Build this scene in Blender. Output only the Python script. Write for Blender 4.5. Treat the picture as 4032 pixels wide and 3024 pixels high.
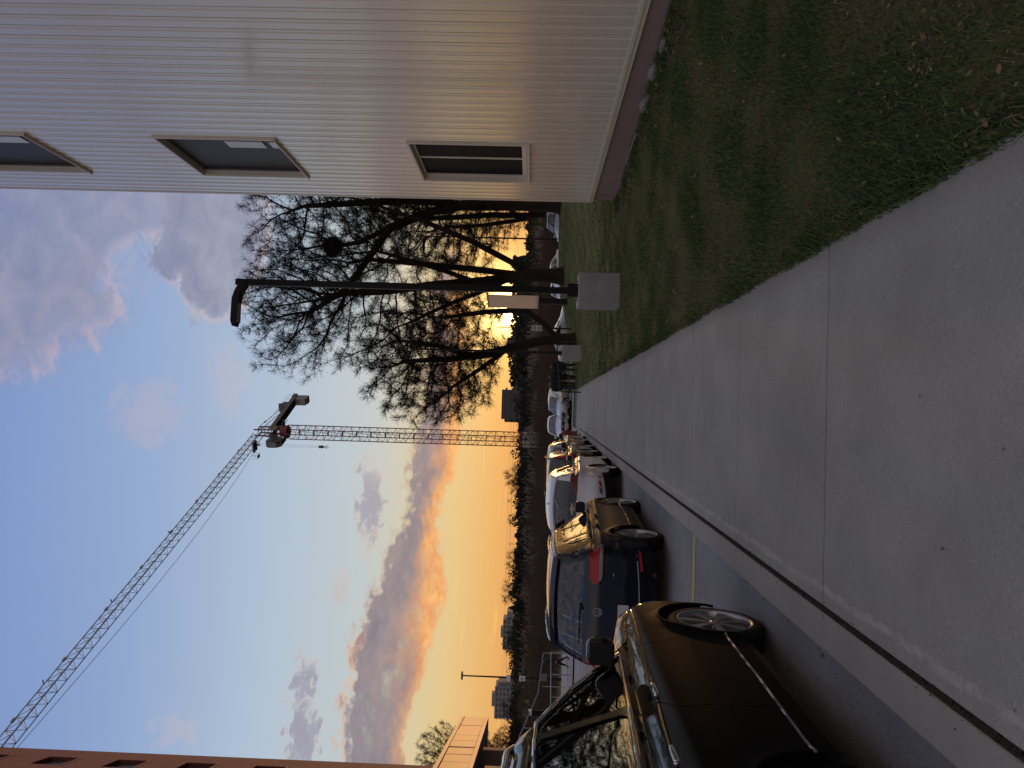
import bpy, bmesh, math, random
import numpy as np
from mathutils import Vector, Matrix, Quaternion, kdtree
from mathutils.geometry import delaunay_2d_cdt
R = math.radians
rnd = random.Random(7)
SC = bpy.context.scene
for o in list(bpy.data.objects):
    bpy.data.objects.remove(o)

# ---------------------------------------------------------------- camera
EYE = 1.65
cd = bpy.data.cameras.new('camera')
cam = bpy.data.objects.new('camera', cd)
SC.collection.objects.link(cam)
SC.camera = cam
psi, th, roll = R(1.59), R(1.5), 0.030
F = Vector((math.sin(psi) * math.cos(th), math.cos(psi) * math.cos(th), math.sin(th)))
RT = Vector((math.cos(psi), -math.sin(psi), 0))
UP = RT.cross(F)
LX = (-UP + roll * RT).normalized()      # the phone was held upright, the frame lies on its side
LY = (RT + roll * UP).normalized()
LZ = -F
cam.matrix_world = Matrix(((LX.x, LY.x, LZ.x, 0), (LX.y, LY.y, LZ.y, 0), (LX.z, LY.z, LZ.z, EYE), (0, 0, 0, 1)))
cd.sensor_width = 36.0
cd.lens = 26.0
cd.clip_start = 0.05
cd.clip_end = 6000

# ---------------------------------------------------------------- node helper
class E:
    """tiny expression builder over shader math nodes"""
    def __init__(s, nt, sock): s.nt, s.s = nt, sock
    def _m(s, op, *a):
        n = s.nt.nodes.new('ShaderNodeMath'); n.operation = op
        for i, x in enumerate((s,) + a):
            if isinstance(x, E): s.nt.links.new(x.s, n.inputs[i])
            else: n.inputs[i].default_value = x
        return E(s.nt, n.outputs[0])
    def __add__(s, o): return s._m('ADD', o)
    def __radd__(s, o): return s._m('ADD', o)
    def __sub__(s, o): return s._m('SUBTRACT', o)
    def __rsub__(s, o): return (s * -1) + o
    def __mul__(s, o): return s._m('MULTIPLY', o)
    def __rmul__(s, o): return s._m('MULTIPLY', o)
    def __truediv__(s, o): return s._m('DIVIDE', o)
    def pw(s, o): return s._m('POWER', o)
    def mx(s, o): return s._m('MAXIMUM', o)
    def mn(s, o): return s._m('MINIMUM', o)
    def f(s, op, *a): return s._m(op, *a)
    def sm(s, a, b):
        n = s.nt.nodes.new('ShaderNodeMapRange'); n.interpolation_type = 'SMOOTHSTEP'; n.clamp = True
        s.nt.links.new(s.s, n.inputs['Value'])
        for nm, x in (('From Min', a), ('From Max', b)):
            if isinstance(x, E): s.nt.links.new(x.s, n.inputs[nm])
            else: n.inputs[nm].default_value = x
        return E(s.nt, n.outputs['Result'])
    def lin(s, a, b, c=0, d=1):
        n = s.nt.nodes.new('ShaderNodeMapRange'); n.clamp = True
        s.nt.links.new(s.s, n.inputs['Value'])
        n.inputs['From Min'].default_value = a; n.inputs['From Max'].default_value = b
        n.inputs['To Min'].default_value = c; n.inputs['To Max'].default_value = d
        return E(s.nt, n.outputs['Result'])
    def curve(s, x0, x1, y0, y1, pts):
        t = s.lin(x0, x1)
        n = s.nt.nodes.new('ShaderNodeFloatCurve'); cv = n.mapping.curves[0]
        P = [((a - x0) / (x1 - x0), (b - y0) / (y1 - y0)) for a, b in pts]
        cv.points[0].location = P[0]; cv.points[1].location = P[-1]
        for p in P[1:-1]: cv.points.new(*p)
        n.mapping.update()
        s.nt.links.new(t.s, n.inputs['Value'])
        return E(s.nt, n.outputs[0]) * (y1 - y0) + y0

def lin(c):
    """sRGB 0-255 triple -> linear rgba"""
    return tuple(((x / 255) / 12.92 if x / 255 <= .04045 else ((x / 255 + .055) / 1.055) ** 2.4) for x in c) + (1,)

def mixc(nt, fac, a, b, mode='MIX'):
    n = nt.nodes.new('ShaderNodeMix'); n.data_type = 'RGBA'; n.blend_type = mode
    for i, x in ((0, fac), (6, a), (7, b)):
        if isinstance(x, E): nt.links.new(x.s, n.inputs[i])
        elif hasattr(x, 'is_output') or isinstance(x, bpy.types.NodeSocket): nt.links.new(x, n.inputs[i])
        else: n.inputs[i].default_value = x
    return n.outputs[2]

def noise(nt, vec, scale, detail=4, rough=.55, dist=0, out=0, ntype=None):
    n = nt.nodes.new('ShaderNodeTexNoise')
    n.inputs['Scale'].default_value = scale; n.inputs['Detail'].default_value = detail
    n.inputs['Roughness'].default_value = rough; n.inputs['Distortion'].default_value = dist
    if vec is not None: nt.links.new(vec, n.inputs['Vector'])
    return E(nt, n.outputs[out])

def ramp(nt, fac, stops, interp='LINEAR'):
    n = nt.nodes.new('ShaderNodeValToRGB'); cr = n.color_ramp; cr.interpolation = interp
    cr.elements[0].position = stops[0][0]; cr.elements[0].color = stops[0][1]
    cr.elements[1].position = stops[-1][0]; cr.elements[1].color = stops[-1][1]
    for p, c in stops[1:-1]:
        e = cr.elements.new(p); e.color = c
    nt.links.new(fac.s if isinstance(fac, E) else fac, n.inputs[0])
    return n.outputs[0]

# ---------------------------------------------------------------- sky and sun
SUN_AZ, SUN_EL = 7.6, 1.95
w = bpy.data.worlds.new('World'); SC.world = w; w.use_nodes = True
nt = w.node_tree; nt.nodes.clear()
tc = nt.nodes.new('ShaderNodeTexCoord')
sx = nt.nodes.new('ShaderNodeSeparateXYZ'); nt.links.new(tc.outputs['Generated'], sx.inputs[0])
X, Y, Z = (E(nt, sx.outputs[i]) for i in range(3))
az = X.f('ARCTAN2', Y) * (180 / math.pi)
el = Z.f('ARCSINE') * (180 / math.pi)
ela = el.mx(0.0)
# air colour by height above the horizon, sunward side and away from it
sunward = ramp(nt, ela.lin(0, 90), [(0, lin((238, 164, 94))), (.03, lin((238, 184, 112))), (.062, lin((234, 202, 142))),
      (.095, lin((216, 206, 174))), (.135, lin((194, 204, 206))), (.2, lin((180, 198, 216))), (.30, lin((152, 175, 213))),
      (.42, lin((126, 152, 205))), (.65, lin((116, 140, 186))), (1, lin((112, 132, 172)))])
away = ramp(nt, ela.lin(0, 90), [(0, lin((205, 182, 168))), (.08, lin((216, 192, 178))), (.2, lin((196, 188, 192))),
      (.4, lin((146, 154, 186))), (1, lin((112, 132, 172)))])  # zenith and away side brightened to add ambient light
saz, sel = R(SUN_AZ), R(SUN_EL)
SD = Vector((math.sin(saz) * math.cos(sel), math.cos(saz) * math.cos(sel), math.sin(sel)))
dotn = X * SD.x + Y * SD.y + Z * SD.z
base = mixc(nt, dotn.sm(-.85, .55), away, sunward)
# leftward (south of the sun) the high blue is a little deeper
base = mixc(nt, ((az * -1).sm(5, 32)) * (ela.sm(16, 34)) * .45, base, lin((118, 144, 200)))
sky = nt.nodes.new('ShaderNodeTexSky'); sky.sky_type = 'NISHITA'; sky.sun_disc = False
sky.sun_elevation = sel; sky.sun_rotation = saz; sky.dust_density = 2.0; sky.air_density = 1.2
skym = nt.nodes.new('ShaderNodeVectorMath'); skym.operation = 'SCALE'; skym.inputs['Scale'].default_value = .10
nt.links.new(sky.outputs[0], skym.inputs[0])
# ---- clouds, in direction space (azimuth, elevation)
cv = nt.nodes.new('ShaderNodeCombineXYZ')
nt.links.new((az * .1).s, cv.inputs[0]); nt.links.new((el * .17).s, cv.inputs[1])
n_big = noise(nt, cv.outputs[0], 1.1, 6, .6, .3) - .5
n_mid = noise(nt, cv.outputs[0], 3.2, 7, .62, .4) - .5
cv2 = nt.nodes.new('ShaderNodeCombineXYZ')
nt.links.new((az * .1 + 7.3).s, cv2.inputs[0]); nt.links.new((el * .17 + 2.1).s, cv2.inputs[1])
n_fine = noise(nt, cv2.outputs[0], 9, 6, .6, .2) - .5
n_alt = noise(nt, cv2.outputs[0], 1.6, 6, .58, .5)
# long bank above the horizon
up_ = az.curve(-70, 20, 0, 16, [(-70, 13), (-40, 13), (-26, 12.5), (-21.5, 12.7), (-18, 12.4), (-15, 11.6), (-11.5, 10.2), (-8, 9.3), (-2, 8.9), (6, 7.8), (20, 6)])
lo_ = az.curve(-70, 20, 0, 16, [(-70, 8), (-40, 8), (-26, 8.1), (-21.5, 7.4), (-18, 6.6), (-14.9, 6.1), (-12, 6.3), (-9, 6.6), (-6, 6.0), (-2, 5.3), (6, 5.2), (20, 5)])
ew = el + n_mid * 2.4 + n_fine * 1.7
bank = ew.sm(lo_ - .2, lo_ + .45) * (1 - (ew + n_big * 3.0 + n_fine * 1.5).sm(up_ - .9, up_ + .3)) * (1 - az.sm(9, 15)) * (az.sm(-75, -60))
gap = ((n_big * .9 + n_mid * 1.1 + n_fine * .4).sm(-.02, .34)) * ((ew - lo_).sm(1.2, 3.2))
bank = bank * (1 - gap * .5)
tt = (el + n_mid * 3.2 + n_fine * 1.0 - lo_) / (up_ - lo_)
lowglow = (1 - tt.sm(.10, .62)) * az.sm(-24, -14) + (1 - tt.sm(.0, .28)) * .6
topglow = (tt.sm(.82, 1.05)) * (1 - az.sm(-20, -15)) * .75
warm = (lowglow + topglow + bank.sm(.05, .35) * (1 - bank.sm(.35, .8)) * .5).mn(1.0)
bankcol = mixc(nt, (n_mid * 2.2 + .5).mx(0).mn(1), lin((164, 148, 150)), lin((118, 112, 132)))
bankcol = mixc(nt, warm, bankcol, mixc(nt, (n_fine * 3 + .5).mx(0).mn(1), lin((232, 150, 98)), lin((255, 194, 122))))
c = mixc(nt, bank * .93, base, bankcol)
# great mauve cloud overhead to the right
e1 = az.curve(-60, 60, 10, 60, [(-60, 60), (-12, 56), (-3, 42), (2, 34), (6, 29.5), (9, 26), (13, 24), (20, 20), (60, 22)])
ov = (el + n_big * 10 + n_mid * 7 + n_fine * 2).sm(e1 - 3.5, e1 + 5.0)
hole = (((az - 9) * .35).f('POWER', 2.0) + ((el + n_mid * 6 - 27.3) * .38).f('POWER', 2.0))
ov = ov * (hole.sm(.6, 2.2) * .8 + .2) * (.62 + (n_big + n_mid * .5).sm(-.3, .35) * .33)
lobe = (((az - 14) * .115).f('POWER', 2.0) + ((el + n_mid * 5 - 23.6) * .25).f('POWER', 2.0))
ov = ov.mx((1 - (lobe + n_mid * .9 + n_fine * .4).sm(.55, 1.15)) * .8)
ovcol = mixc(nt, (n_mid * 2.2 + n_big * 1.5 + .45).mx(0).mn(1), lin((130, 132, 158)), lin((166, 164, 184)))
edge = ov.sm(.02, .25) * (1 - ov.sm(.3, .7)) * (n_mid + .5).sm(.35, .62)
ovcol = mixc(nt, edge * (1 - az.sm(14, 22)) * .95, ovcol, lin((246, 190, 156)))
c = mixc(nt, ov, c, ovcol)
# loose puffs
def puff(a0, e0, wa, we, k):
    d = (((az + n_mid * 5 - a0) / wa).f('POWER', 2.0) + ((el + n_fine * 4.2 + n_mid * 2.0 - e0) / we).f('POWER', 2.0))
    return (1 - d.sm(-.1, 1.5)) * k
pf = puff(-8.0, 12.0, 3.6, 1.0, .75).mx(puff(-20.8, 15.4, 2.0, .95, .8)).mx(puff(-24.3, 15.0, 2.4, 1.1, .85))
pf = pf.mx(puff(-1.5, 27.6, 3.0, 2.2, .22)).mx(puff(-24.5, 23, 1.3, 1.4, .25)).mx(puff(-14.5, 13.6, 1.6, .9, .35)).mx(puff(1.0, 22.5, 2.8, 1.4, .18))
c = mixc(nt, pf, c, mixc(nt, (pf.sm(.15, .7)), lin((222, 190, 176)), lin((158, 152, 168))))
# cloud field out of view, made paler and denser to lift the ambient light
rest = n_alt.sm(.40, .60) * ela.sm(8, 20) * (az.f('ABSOLUTE').sm(28, 42)).mx(el.sm(38, 50)) * .85
c = mixc(nt, rest, c, lin((196, 186, 184)))
# thin bright streaks low over the horizon
sv = nt.nodes.new('ShaderNodeCombineXYZ')
nt.links.new((az * .045).s, sv.inputs[0]); nt.links.new((el * .9 + az * .03).s, sv.inputs[1])
streak = noise(nt, sv.outputs[0], 2.3, 5, .6, .6).sm(.56, .76) * ela.sm(.6, 2.0) * (1 - ela.sm(4.5, 6.5)) * .5
c = mixc(nt, streak, c, lin((255, 222, 130)))
# glow of the low sun
d2 = ((az - SUN_AZ).f('POWER', 2.0) + ((el - SUN_EL) * 1.15).f('POWER', 2.0)).f('SQRT')
glow = (d2 * -.42).f('EXPONENT') * 1.7 + (d2 * d2 * -1.3).f('EXPONENT') * 20 + (d2 * d2 * -.22).f('EXPONENT') * 3.2 + (d2 * -.12).f('EXPONENT') * .08
gl = nt.nodes.new('ShaderNodeVectorMath'); gl.operation = 'SCALE'
gl.inputs[0].default_value = (1.0, .62, .2); nt.links.new((glow * (1 - bank * .7)).s, gl.inputs['Scale'])
tot = nt.nodes.new('ShaderNodeVectorMath'); tot.operation = 'ADD'
mk = mixc(nt, .06, c, skym.outputs[0])
nt.links.new(mk, tot.inputs[0]); nt.links.new(gl.outputs[0], tot.inputs[1])
bg = nt.nodes.new('ShaderNodeBackground'); nt.links.new(tot.outputs[0], bg.inputs[0]); bg.inputs[1].default_value = 1.0
wo = nt.nodes.new('ShaderNodeOutputWorld'); nt.links.new(bg.outputs[0], wo.inputs[0])
w.cycles.sampling_method = 'MANUAL'; w.cycles.sample_map_resolution = 1024

sl = bpy.data.lights.new('sun', 'SUN'); sl.energy = 1.5; sl.angle = R(.6); sl.color = (1.0, .50, .18)
so = bpy.data.objects.new('sun', sl); SC.collection.objects.link(so)
so.rotation_euler = (-SD).to_track_quat('-Z', 'Y').to_euler()

vs = SC.view_settings
vs.view_transform = 'Standard'; vs.look = 'None'; vs.exposure = 0.0; vs.gamma = 1.0; vs.use_curve_mapping = False
SC.render.engine = 'CYCLES'

# ---------------------------------------------------------------- object helpers
COL = SC.collection
def link(o, parent=None):
    COL.objects.link(o)
    if parent is not None: o.parent = parent
    return o
def empty(name, loc, rz=0, rx=0):
    o = bpy.data.objects.new(name, None); link(o); o.location = loc; o.rotation_euler = (rx, 0, rz); o.empty_display_size = .2
    return o
def tag(o, label=None, cat=None, group=None, kind=None):
    if label: o['label'] = label
    if cat: o['category'] = cat
    if group: o['group'] = group
    if kind: o['kind'] = kind
    return o
def mesh(name, V, Fc, mat=None, parent=None, smooth=False, loc=None):
    me = bpy.data.meshes.new(name); me.from_pydata([tuple(v) for v in V], [], Fc)
    if mat: me.materials.append(mat)
    if smooth: me.polygons.foreach_set('use_smooth', [True] * len(me.polygons))
    me.update()
    o = bpy.data.objects.new(name, me); link(o, parent)
    if loc is not None: o.location = loc
    return o
def np_mesh(name, V, T, mat, parent=None, smooth=False, mats=None, midx=None):
    """V (n,3), T (m,3 or 4) index arrays"""
    me = bpy.data.meshes.new(name); k = T.shape[1]
    me.vertices.add(len(V)); me.vertices.foreach_set('co', V.astype(np.float32).ravel())
    me.loops.add(T.size); me.loops.foreach_set('vertex_index', T.astype(np.int32).ravel())
    me.polygons.add(len(T)); me.polygons.foreach_set('loop_start', np.arange(0, T.size, k, dtype=np.int32))
    me.polygons.foreach_set('loop_total', np.full(len(T), k, np.int32))
    if smooth: me.polygons.foreach_set('use_smooth', np.ones(len(T), bool))
    for m in (mats or [mat]): me.materials.append(m)
    if midx is not None: me.polygons.foreach_set('material_index', midx.astype(np.int32))
    me.update(calc_edges=True)
    o = bpy.data.objects.new(name, me); link(o, parent); return o

class MB:
    """collects boxes, bars, tubes and lathes into one mesh"""
    def __init__(s): s.v, s.f = [], []
    def add(s, V, Fc):
        n = len(s.v); s.v += [tuple(v) for v in V]; s.f += [tuple(i + n for i in f) for f in Fc]
    def box(s, x0, x1, y0, y1, z0, z1):
        s.add([(x0, y0, z0), (x1, y0, z0), (x1, y1, z0), (x0, y1, z0), (x0, y0, z1), (x1, y0, z1), (x1, y1, z1), (x0, y1, z1)],
              [(0, 3, 2, 1), (4, 5, 6, 7), (0, 1, 5, 4), (1, 2, 6, 5), (2, 3, 7, 6), (3, 0, 4, 7)])
    def rbox(s, cx, cy, cz, sx, sy, sz, b=.03, seg=2, M=None):
        bm = bmesh.new(); bmesh.ops.create_cube(bm, size=1)
        bmesh.ops.scale(bm, vec=(sx, sy, sz), verts=bm.verts)
        bmesh.ops.bevel(bm, geom=bm.edges[:] + bm.verts[:], offset=min(b, min(sx, sy, sz) * .49), segments=seg, profile=.5, affect='EDGES')
        if M is not None: bmesh.ops.transform(bm, matrix=M, verts=bm.verts)
        bmesh.ops.translate(bm, vec=(cx, cy, cz), verts=bm.verts)
        bm.verts.index_update()
        s.add([v.co[:] for v in bm.verts], [tuple(v.index for v in f.verts) for f in bm.faces]); bm.free()
    def bar(s, p, q, r0, r1=None, n=4, cap=True, ph=0.785):
        p, q = Vector(p), Vector(q); r1 = r0 if r1 is None else r1
        d = q - p
        if d.length < 1e-6: return
        d.normalize(); a = d.orthogonal().normalized() if abs(d.z) > .99 else d.cross(Vector((0, 0, 1))).normalized()
        b = d.cross(a); V = []
        for c_, r in ((p, r0), (q, r1)):
            for i in range(n):
                t = 2 * math.pi * i / n + ph
                V.append(c_ + (a * math.cos(t) + b * math.sin(t)) * r)
        Fc = [(i, (i + 1) % n, n + (i + 1) % n, n + i) for i in range(n)]
        if cap: Fc += [tuple(range(n - 1, -1, -1)), tuple(range(n, 2 * n))]
        s.add(V, Fc)
    def pipe(s, pts, r, n=8):
        for a, b in zip(pts[:-1], pts[1:]): s.bar(a, b, r, r, n)
    def lathe(s, prof, n=24, c=(0, 0, 0), axis='z'):
        V, Fc = [], []
        for (r, h) in prof:
            for i in range(n):
                t = 2 * math.pi * i / n
                p = (r * math.cos(t), r * math.sin(t), h)
                if axis == 'x': p = (h, r * math.cos(t), r * math.sin(t))
                if axis == 'y': p = (r * math.sin(t), h, r * math.cos(t))
                V.append((p[0] + c[0], p[1] + c[1], p[2] + c[2]))
        m = len(prof)
        for j in range(m - 1):
            for i in range(n):
                k = (i + 1) % n
                Fc.append((j * n + i, j * n + k, (j + 1) * n + k, (j + 1) * n + i))
        s.add(V, Fc)
    def prism(s, poly, y0, y1, plane='xz'):
        """poly in two coords, extruded along the third"""
        n = len(poly); V = []
        for t in (y0, y1):
            for a, b in poly:
                V.append((a, t, b) if plane == 'xz' else (t, a, b) if plane == 'yz' else (a, b, t))
        Fc = [(i, (i + 1) % n, n + (i + 1) % n, n + i) for i in range(n)] + [tuple(range(n))[::-1], tuple(range(n, 2 * n))]
        s.add(V, Fc)
    def build(s, name, mat, parent=None, smooth=False, auto=None):
        o = mesh(name, s.v, s.f, mat, parent, smooth or auto is not None)
        bm = bmesh.new(); bm.from_mesh(o.data); bmesh.ops.recalc_face_normals(bm, faces=bm.faces); bm.to_mesh(o.data); bm.free()
        if auto is not None:
            o.data.set_sharp_from_angle(angle=R(auto))
        return o

def sm01(t):
    t = np.clip(t, 0, 1); return t * t * (3 - 2 * t)

# ---------------------------------------------------------------- materials
MATS = {}
def mat(name, col, rough=.7, metal=0, spec=.5, coat=0, var=0, scale=8, bump=0, bscale=40, col2=None, coords='Object', emis=None, coatr=.03):
    m = bpy.data.materials.new(name); m.use_nodes = True; t = m.node_tree; b = t.nodes['Principled BSDF']
    b.inputs['Base Color'].default_value = tuple(col) + (1,); b.inputs['Roughness'].default_value = rough
    b.inputs['Metallic'].default_value = metal; b.inputs['Specular IOR Level'].default_value = spec
    b.inputs['Coat Weight'].default_value = coat; b.inputs['Coat Roughness'].default_value = coatr
    if var or bump:
        c_ = t.nodes.new('ShaderNodeTexCoord')
    if var:
        n1 = noise(t, c_.outputs[coords], scale, 6, .6)
        n2 = noise(t, c_.outputs[coords], scale * 7, 4, .6)
        f = ((n1 - .5) * 1.4 + (n2 - .5) * .9) * 1.0 + .5
        c2 = col2 or tuple(x * (1 + var) for x in col); c1 = tuple(x * (1 - var) for x in col) if not col2 else col
        o_ = mixc(t, f.mx(0).mn(1), tuple(c1) + (1,), tuple(c2) + (1,)); t.links.new(o_, b.inputs['Base Color'])
    if bump:
        bn = t.nodes.new('ShaderNodeBump'); bn.inputs['Strength'].default_value = bump; bn.inputs['Distance'].default_value = .01
        t.links.new(noise(t, c_.outputs[coords], bscale, 5, .6).s, bn.inputs['Height']); t.links.new(bn.outputs[0], b.inputs['Normal'])
    MATS[name] = m; return m
def geo_pos(t):
    g = t.nodes.new('ShaderNodeNewGeometry'); return g.outputs['Position']
def wmat(name, c1, c2, rough=.85, scale=1.5, fine=60, fk=.5, bump=.3, bdist=.004, spec=.3, stretch=None, speck=None, coat=0):
    """world-space two-tone material with grain, optional pale specks"""
    m = bpy.data.materials.new(name); m.use_nodes = True; t = m.node_tree; b = t.nodes['Principled BSDF']
    p = geo_pos(t)
    if stretch:
        mp = t.nodes.new('ShaderNodeMapping'); mp.inputs['Scale'].default_value = stretch; t.links.new(p, mp.inputs[0]); p2 = mp.outputs[0]
    else: p2 = p
    n1 = noise(t, p2, scale, 6, .62); n2 = noise(t, p, fine, 3, .6)
    f = ((n1 - .5) * 1.5 + (n2 - .5) * fk * 2 + .5).mx(0).mn(1)
    col = mixc(t, f, tuple(c1) + (1,), tuple(c2) + (1,))
    if speck:
        v = t.nodes.new('ShaderNodeTexVoronoi'); v.inputs['Scale'].default_value = speck[0]; t.links.new(p, v.inputs['Vector'])
        k = (1 - E(t, v.outputs['Distance']).sm(.12, .3)) * noise(t, p, speck[0] * .6, 2).sm(.5, .62)
        col = mixc(t, k * speck[2], col, tuple(speck[1]) + (1,))
    t.links.new(col, b.inputs['Base Color'])
    b.inputs['Roughness'].default_value = rough; b.inputs['Specular IOR Level'].default_value = spec; b.inputs['Coat Weight'].default_value = coat
    if bump:
        bn = t.nodes.new('ShaderNodeBump'); bn.inputs['Strength'].default_value = bump; bn.inputs['Distance'].default_value = bdist
        t.links.new((n2 + n1 * .5).s, bn.inputs['Height']); t.links.new(bn.outputs[0], b.inputs['Normal'])
    MATS[name] = m; return m

SL = .0245                                   # the whole street falls gently away from the viewer
def zr(y):
    y = np.asarray(y, float)
    z = -SL * np.clip(y, -60, 62)
    return z - .75 * sm01((y - 62) / 60)
def ro(y):
    """depth of the gutter below the walk"""
    return -.19 + .06 * sm01((np.asarray(y, float) - 12) / 7)
def lift(x, y):
    x = np.asarray(x, float); y = np.asarray(y, float)
    a = .92 * sm01((x - .9) / 8.5) * sm01((y - 27) / 18) * (1 - sm01((y - 51.5) / 3.5))
    b = .10 * sm01((x - 2) / 3.5) * (1 - sm01((y - 8) / 11))
    c = .50 * sm01((x - 2) / 12) * sm01((y - 46) / 6) * (1 - sm01((y - 68) / 10))
    return a * 1.0 + b + c
def zt(x, y):
    x = np.asarray(x, float); y = np.asarray(y, float)
    z = zr(y) + np.where(x > 1.03, lift(x, y), 0)
    return z
def G(x, y): return float(zt(x, y))

M_soil = wmat('soil_and_turf', (.030, .032, .016), (.055, .046, .026), .95, .9, 35, .6, .6, .02)
def sidewalk_mat():
    m = wmat('worn_concrete', (.232, .240, .214), (.385, .390, .355), .85, 1.1, 85, .75, .5, .004, .3, None, (42, (.52, .50, .47), .45))
    t = m.node_tree; b = t.nodes['Principled BSDF']; p = geo_pos(t)
    src = b.inputs['Base Color'].links[0].from_socket
    s = t.nodes.new('ShaderNodeSeparateXYZ'); t.links.new(p, s.inputs[0]); x, y = E(t, s.outputs[0]), E(t, s.outputs[1])
    # tide line of de-icing salt beside the kerb joint
    wob = (noise(t, p, 2.2, 5, .7) - .5) * .10
    d = (x + wob + 1.035).f('ABSOLUTE')
    k = (1 - d.sm(.008, .035)) * noise(t, p, 9, 4, .7).sm(.35, .6)
    c = mixc(t, k * .38, src, (.62, .60, .57, 1))
    # broom marks running across the walk
    mp = t.nodes.new('ShaderNodeMapping'); mp.inputs['Scale'].default_value = (2, 90, 1); t.links.new(p, mp.inputs[0])
    br = noise(t, mp.outputs[0], 1.0, 3, .5)
    c = mixc(t, (br.sm(.55, .8)) * .16, c, (.20, .19, .18, 1))
    # dark damp blotches and the grimy strip beside the turf
    c = mixc(t, noise(t, p, .8, 6, .7).sm(.42, .7) * .28, c, (.235, .22, .205, 1))
    c = mixc(t, (x + wob * 2).sm(.80, 1.02) * .35, c, (.14, .125, .105, 1))
    t.links.new(c, b.inputs['Base Color'])
    return m
M_walk = sidewalk_mat()
M_kerb = wmat('kerb_concrete', (.26, .262, .24), (.35, .348, .32), .85, 2.0, 110, .35, .3, .003, .3)
M_joint = wmat('joint_grit', (.022, .020, .017), (.045, .038, .028), .95, 9, 120, .5, .5, .004)
M_asph = wmat('asphalt', (.18, .19, .205), (.32, .332, .355), .8, 1.4, 75, 1.3, .9, .006, .4, None, (45, (.48, .49, .52), .75))
M_lot = wmat('old_asphalt', (.24, .225, .225), (.34, .32, .32), .75, .25, 40, .3, .3, .01, .4, (.4, 1.6, 1))
M_yel = wmat('faded_yellow_paint', (.42, .33, .13), (.56, .45, .20), .8, 14, 140, .5, .2, .002)
M_white = wmat('road_white_paint', (.45, .45, .45), (.6, .6, .6), .8, 6, 80, .5, .2, .002)

# ---- terrain: one sheet out to the horizon
def terrain():
    xs = [-2200, -1200, -700, -400, -250, -160, -100, -60, -40, -28, -18, -12, -8, -5, -3, -1.42, -1.40, -.2, 1.0, 1.03]
    xs += list(np.arange(1.5, 24, .6)) + [26, 30, 40, 55, 80, 120, 180, 280, 450, 800, 1400, 2200]
    ys = [-900, -300, -120, -60, -30, -15, -8] + list(np.arange(-4, 66, .8)) + [70, 76, 84, 95, 110, 130, 160, 200, 260, 340, 460, 650, 1000, 1600, 2600, 4200]
    Xg, Yg = np.meshgrid(xs, ys, indexing='ij')
    Zg = zt(Xg, Yg) - .006
    Zg = np.where(Xg < -1.41, zr(Yg) - .24, Zg)
    Zg = np.where((Xg >= -1.41) & (Xg < 1.02), zr(Yg) - .08, Zg)
    Zg = np.where((Xg > 5.9) & (Yg < 19), np.minimum(Zg, zr(Yg) - .02), Zg)
    rng = np.random.RandomState(3)
    Zg = np.where((Xg > 1.2) & (Yg < 60), Zg + rng.uniform(-.012, .012, Zg.shape), Zg)
    Zg = np.where(Yg > 300, Zg + sm01((Yg - 300) / 1500) * 6, Zg)
    nx, ny = Xg.shape; V = np.stack([Xg, Yg, Zg], -1).reshape(-1, 3)
    i, j = np.meshgrid(np.arange(nx - 1), np.arange(ny - 1), indexing='ij'); a = (i * ny + j).ravel()
    T = np.stack([a, a + ny, a + ny + 1, a + 1], 1)
    m = bpy.data.materials.new('ground_cover'); m.use_nodes = True; t = m.node_tree; b = t.nodes['Principled BSDF']
    p = geo_pos(t); s = t.nodes.new('ShaderNodeSeparateXYZ'); t.links.new(p, s.inputs[0]); y = E(t, s.outputs[1])
    n1 = noise(t, p, .55, 6, .65); n2 = noise(t, p, 14, 4, .65); n3 = noise(t, p, 60, 3, .6)
    near = mixc(t, ((n1 - .5) * 2.2 + (n2 - .5) * 1.4 + .45).mx(0).mn(1), (.056, .078, .028, 1), (.13, .10, .055, 1))
    lawn = mixc(t, ((n1 - .5) * 1.8 + (n2 - .5) * .8 + .5).mx(0).mn(1), (.095, .130, .042, 1), (.155, .150, .062, 1))
    near = mixc(t, (y + n1 * 6).sm(9, 26), near, lawn)
    far = mixc(t, noise(t, p, .05, 6, .65).sm(.35, .65), (.035, .032, .022, 1), (.062, .050, .036, 1))
    t.links.new(mixc(t, y.sm(60, 75), near, far), b.inputs['Base Color'])
    b.inputs['Roughness'].default_value = .95; b.inputs['Specular IOR Level'].default_value = .15
    bn = t.nodes.new('ShaderNodeBump'); bn.inputs['Strength'].default_value = .7; bn.inputs['Distance'].default_value = .02
    t.links.new((n2 + n3).s, bn.inputs['Height']); t.links.new(bn.outputs[0], b.inputs['Normal'])
    tag(np_mesh('ground', V, T, m, smooth=True), kind='structure')
terrain()

def sheet(name, x0, x1, y0, y1, dz, m, nx=2, ny=None, parent=None, kind='structure', zf=None):
    ny = ny or max(2, int((y1 - y0) / 1.5) + 1)
    xs = np.linspace(x0, x1, nx); ys = np.linspace(y0, y1, ny)
    Xg, Yg = np.meshgrid(xs, ys, indexing='ij'); Zg = (zr(Yg) if zf is None else zf(Xg, Yg)) + dz
    V = np.stack([Xg, Yg, Zg], -1).reshape(-1, 3)
    i, j = np.meshgrid(np.arange(nx - 1), np.arange(ny - 1), indexing='ij'); a = (i * ny + j).ravel()
    o = np_mesh(name, V, np.stack([a, a + ny, a + ny + 1, a + 1], 1), m, parent)
    if kind: tag(o, kind=kind)
    return o
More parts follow.
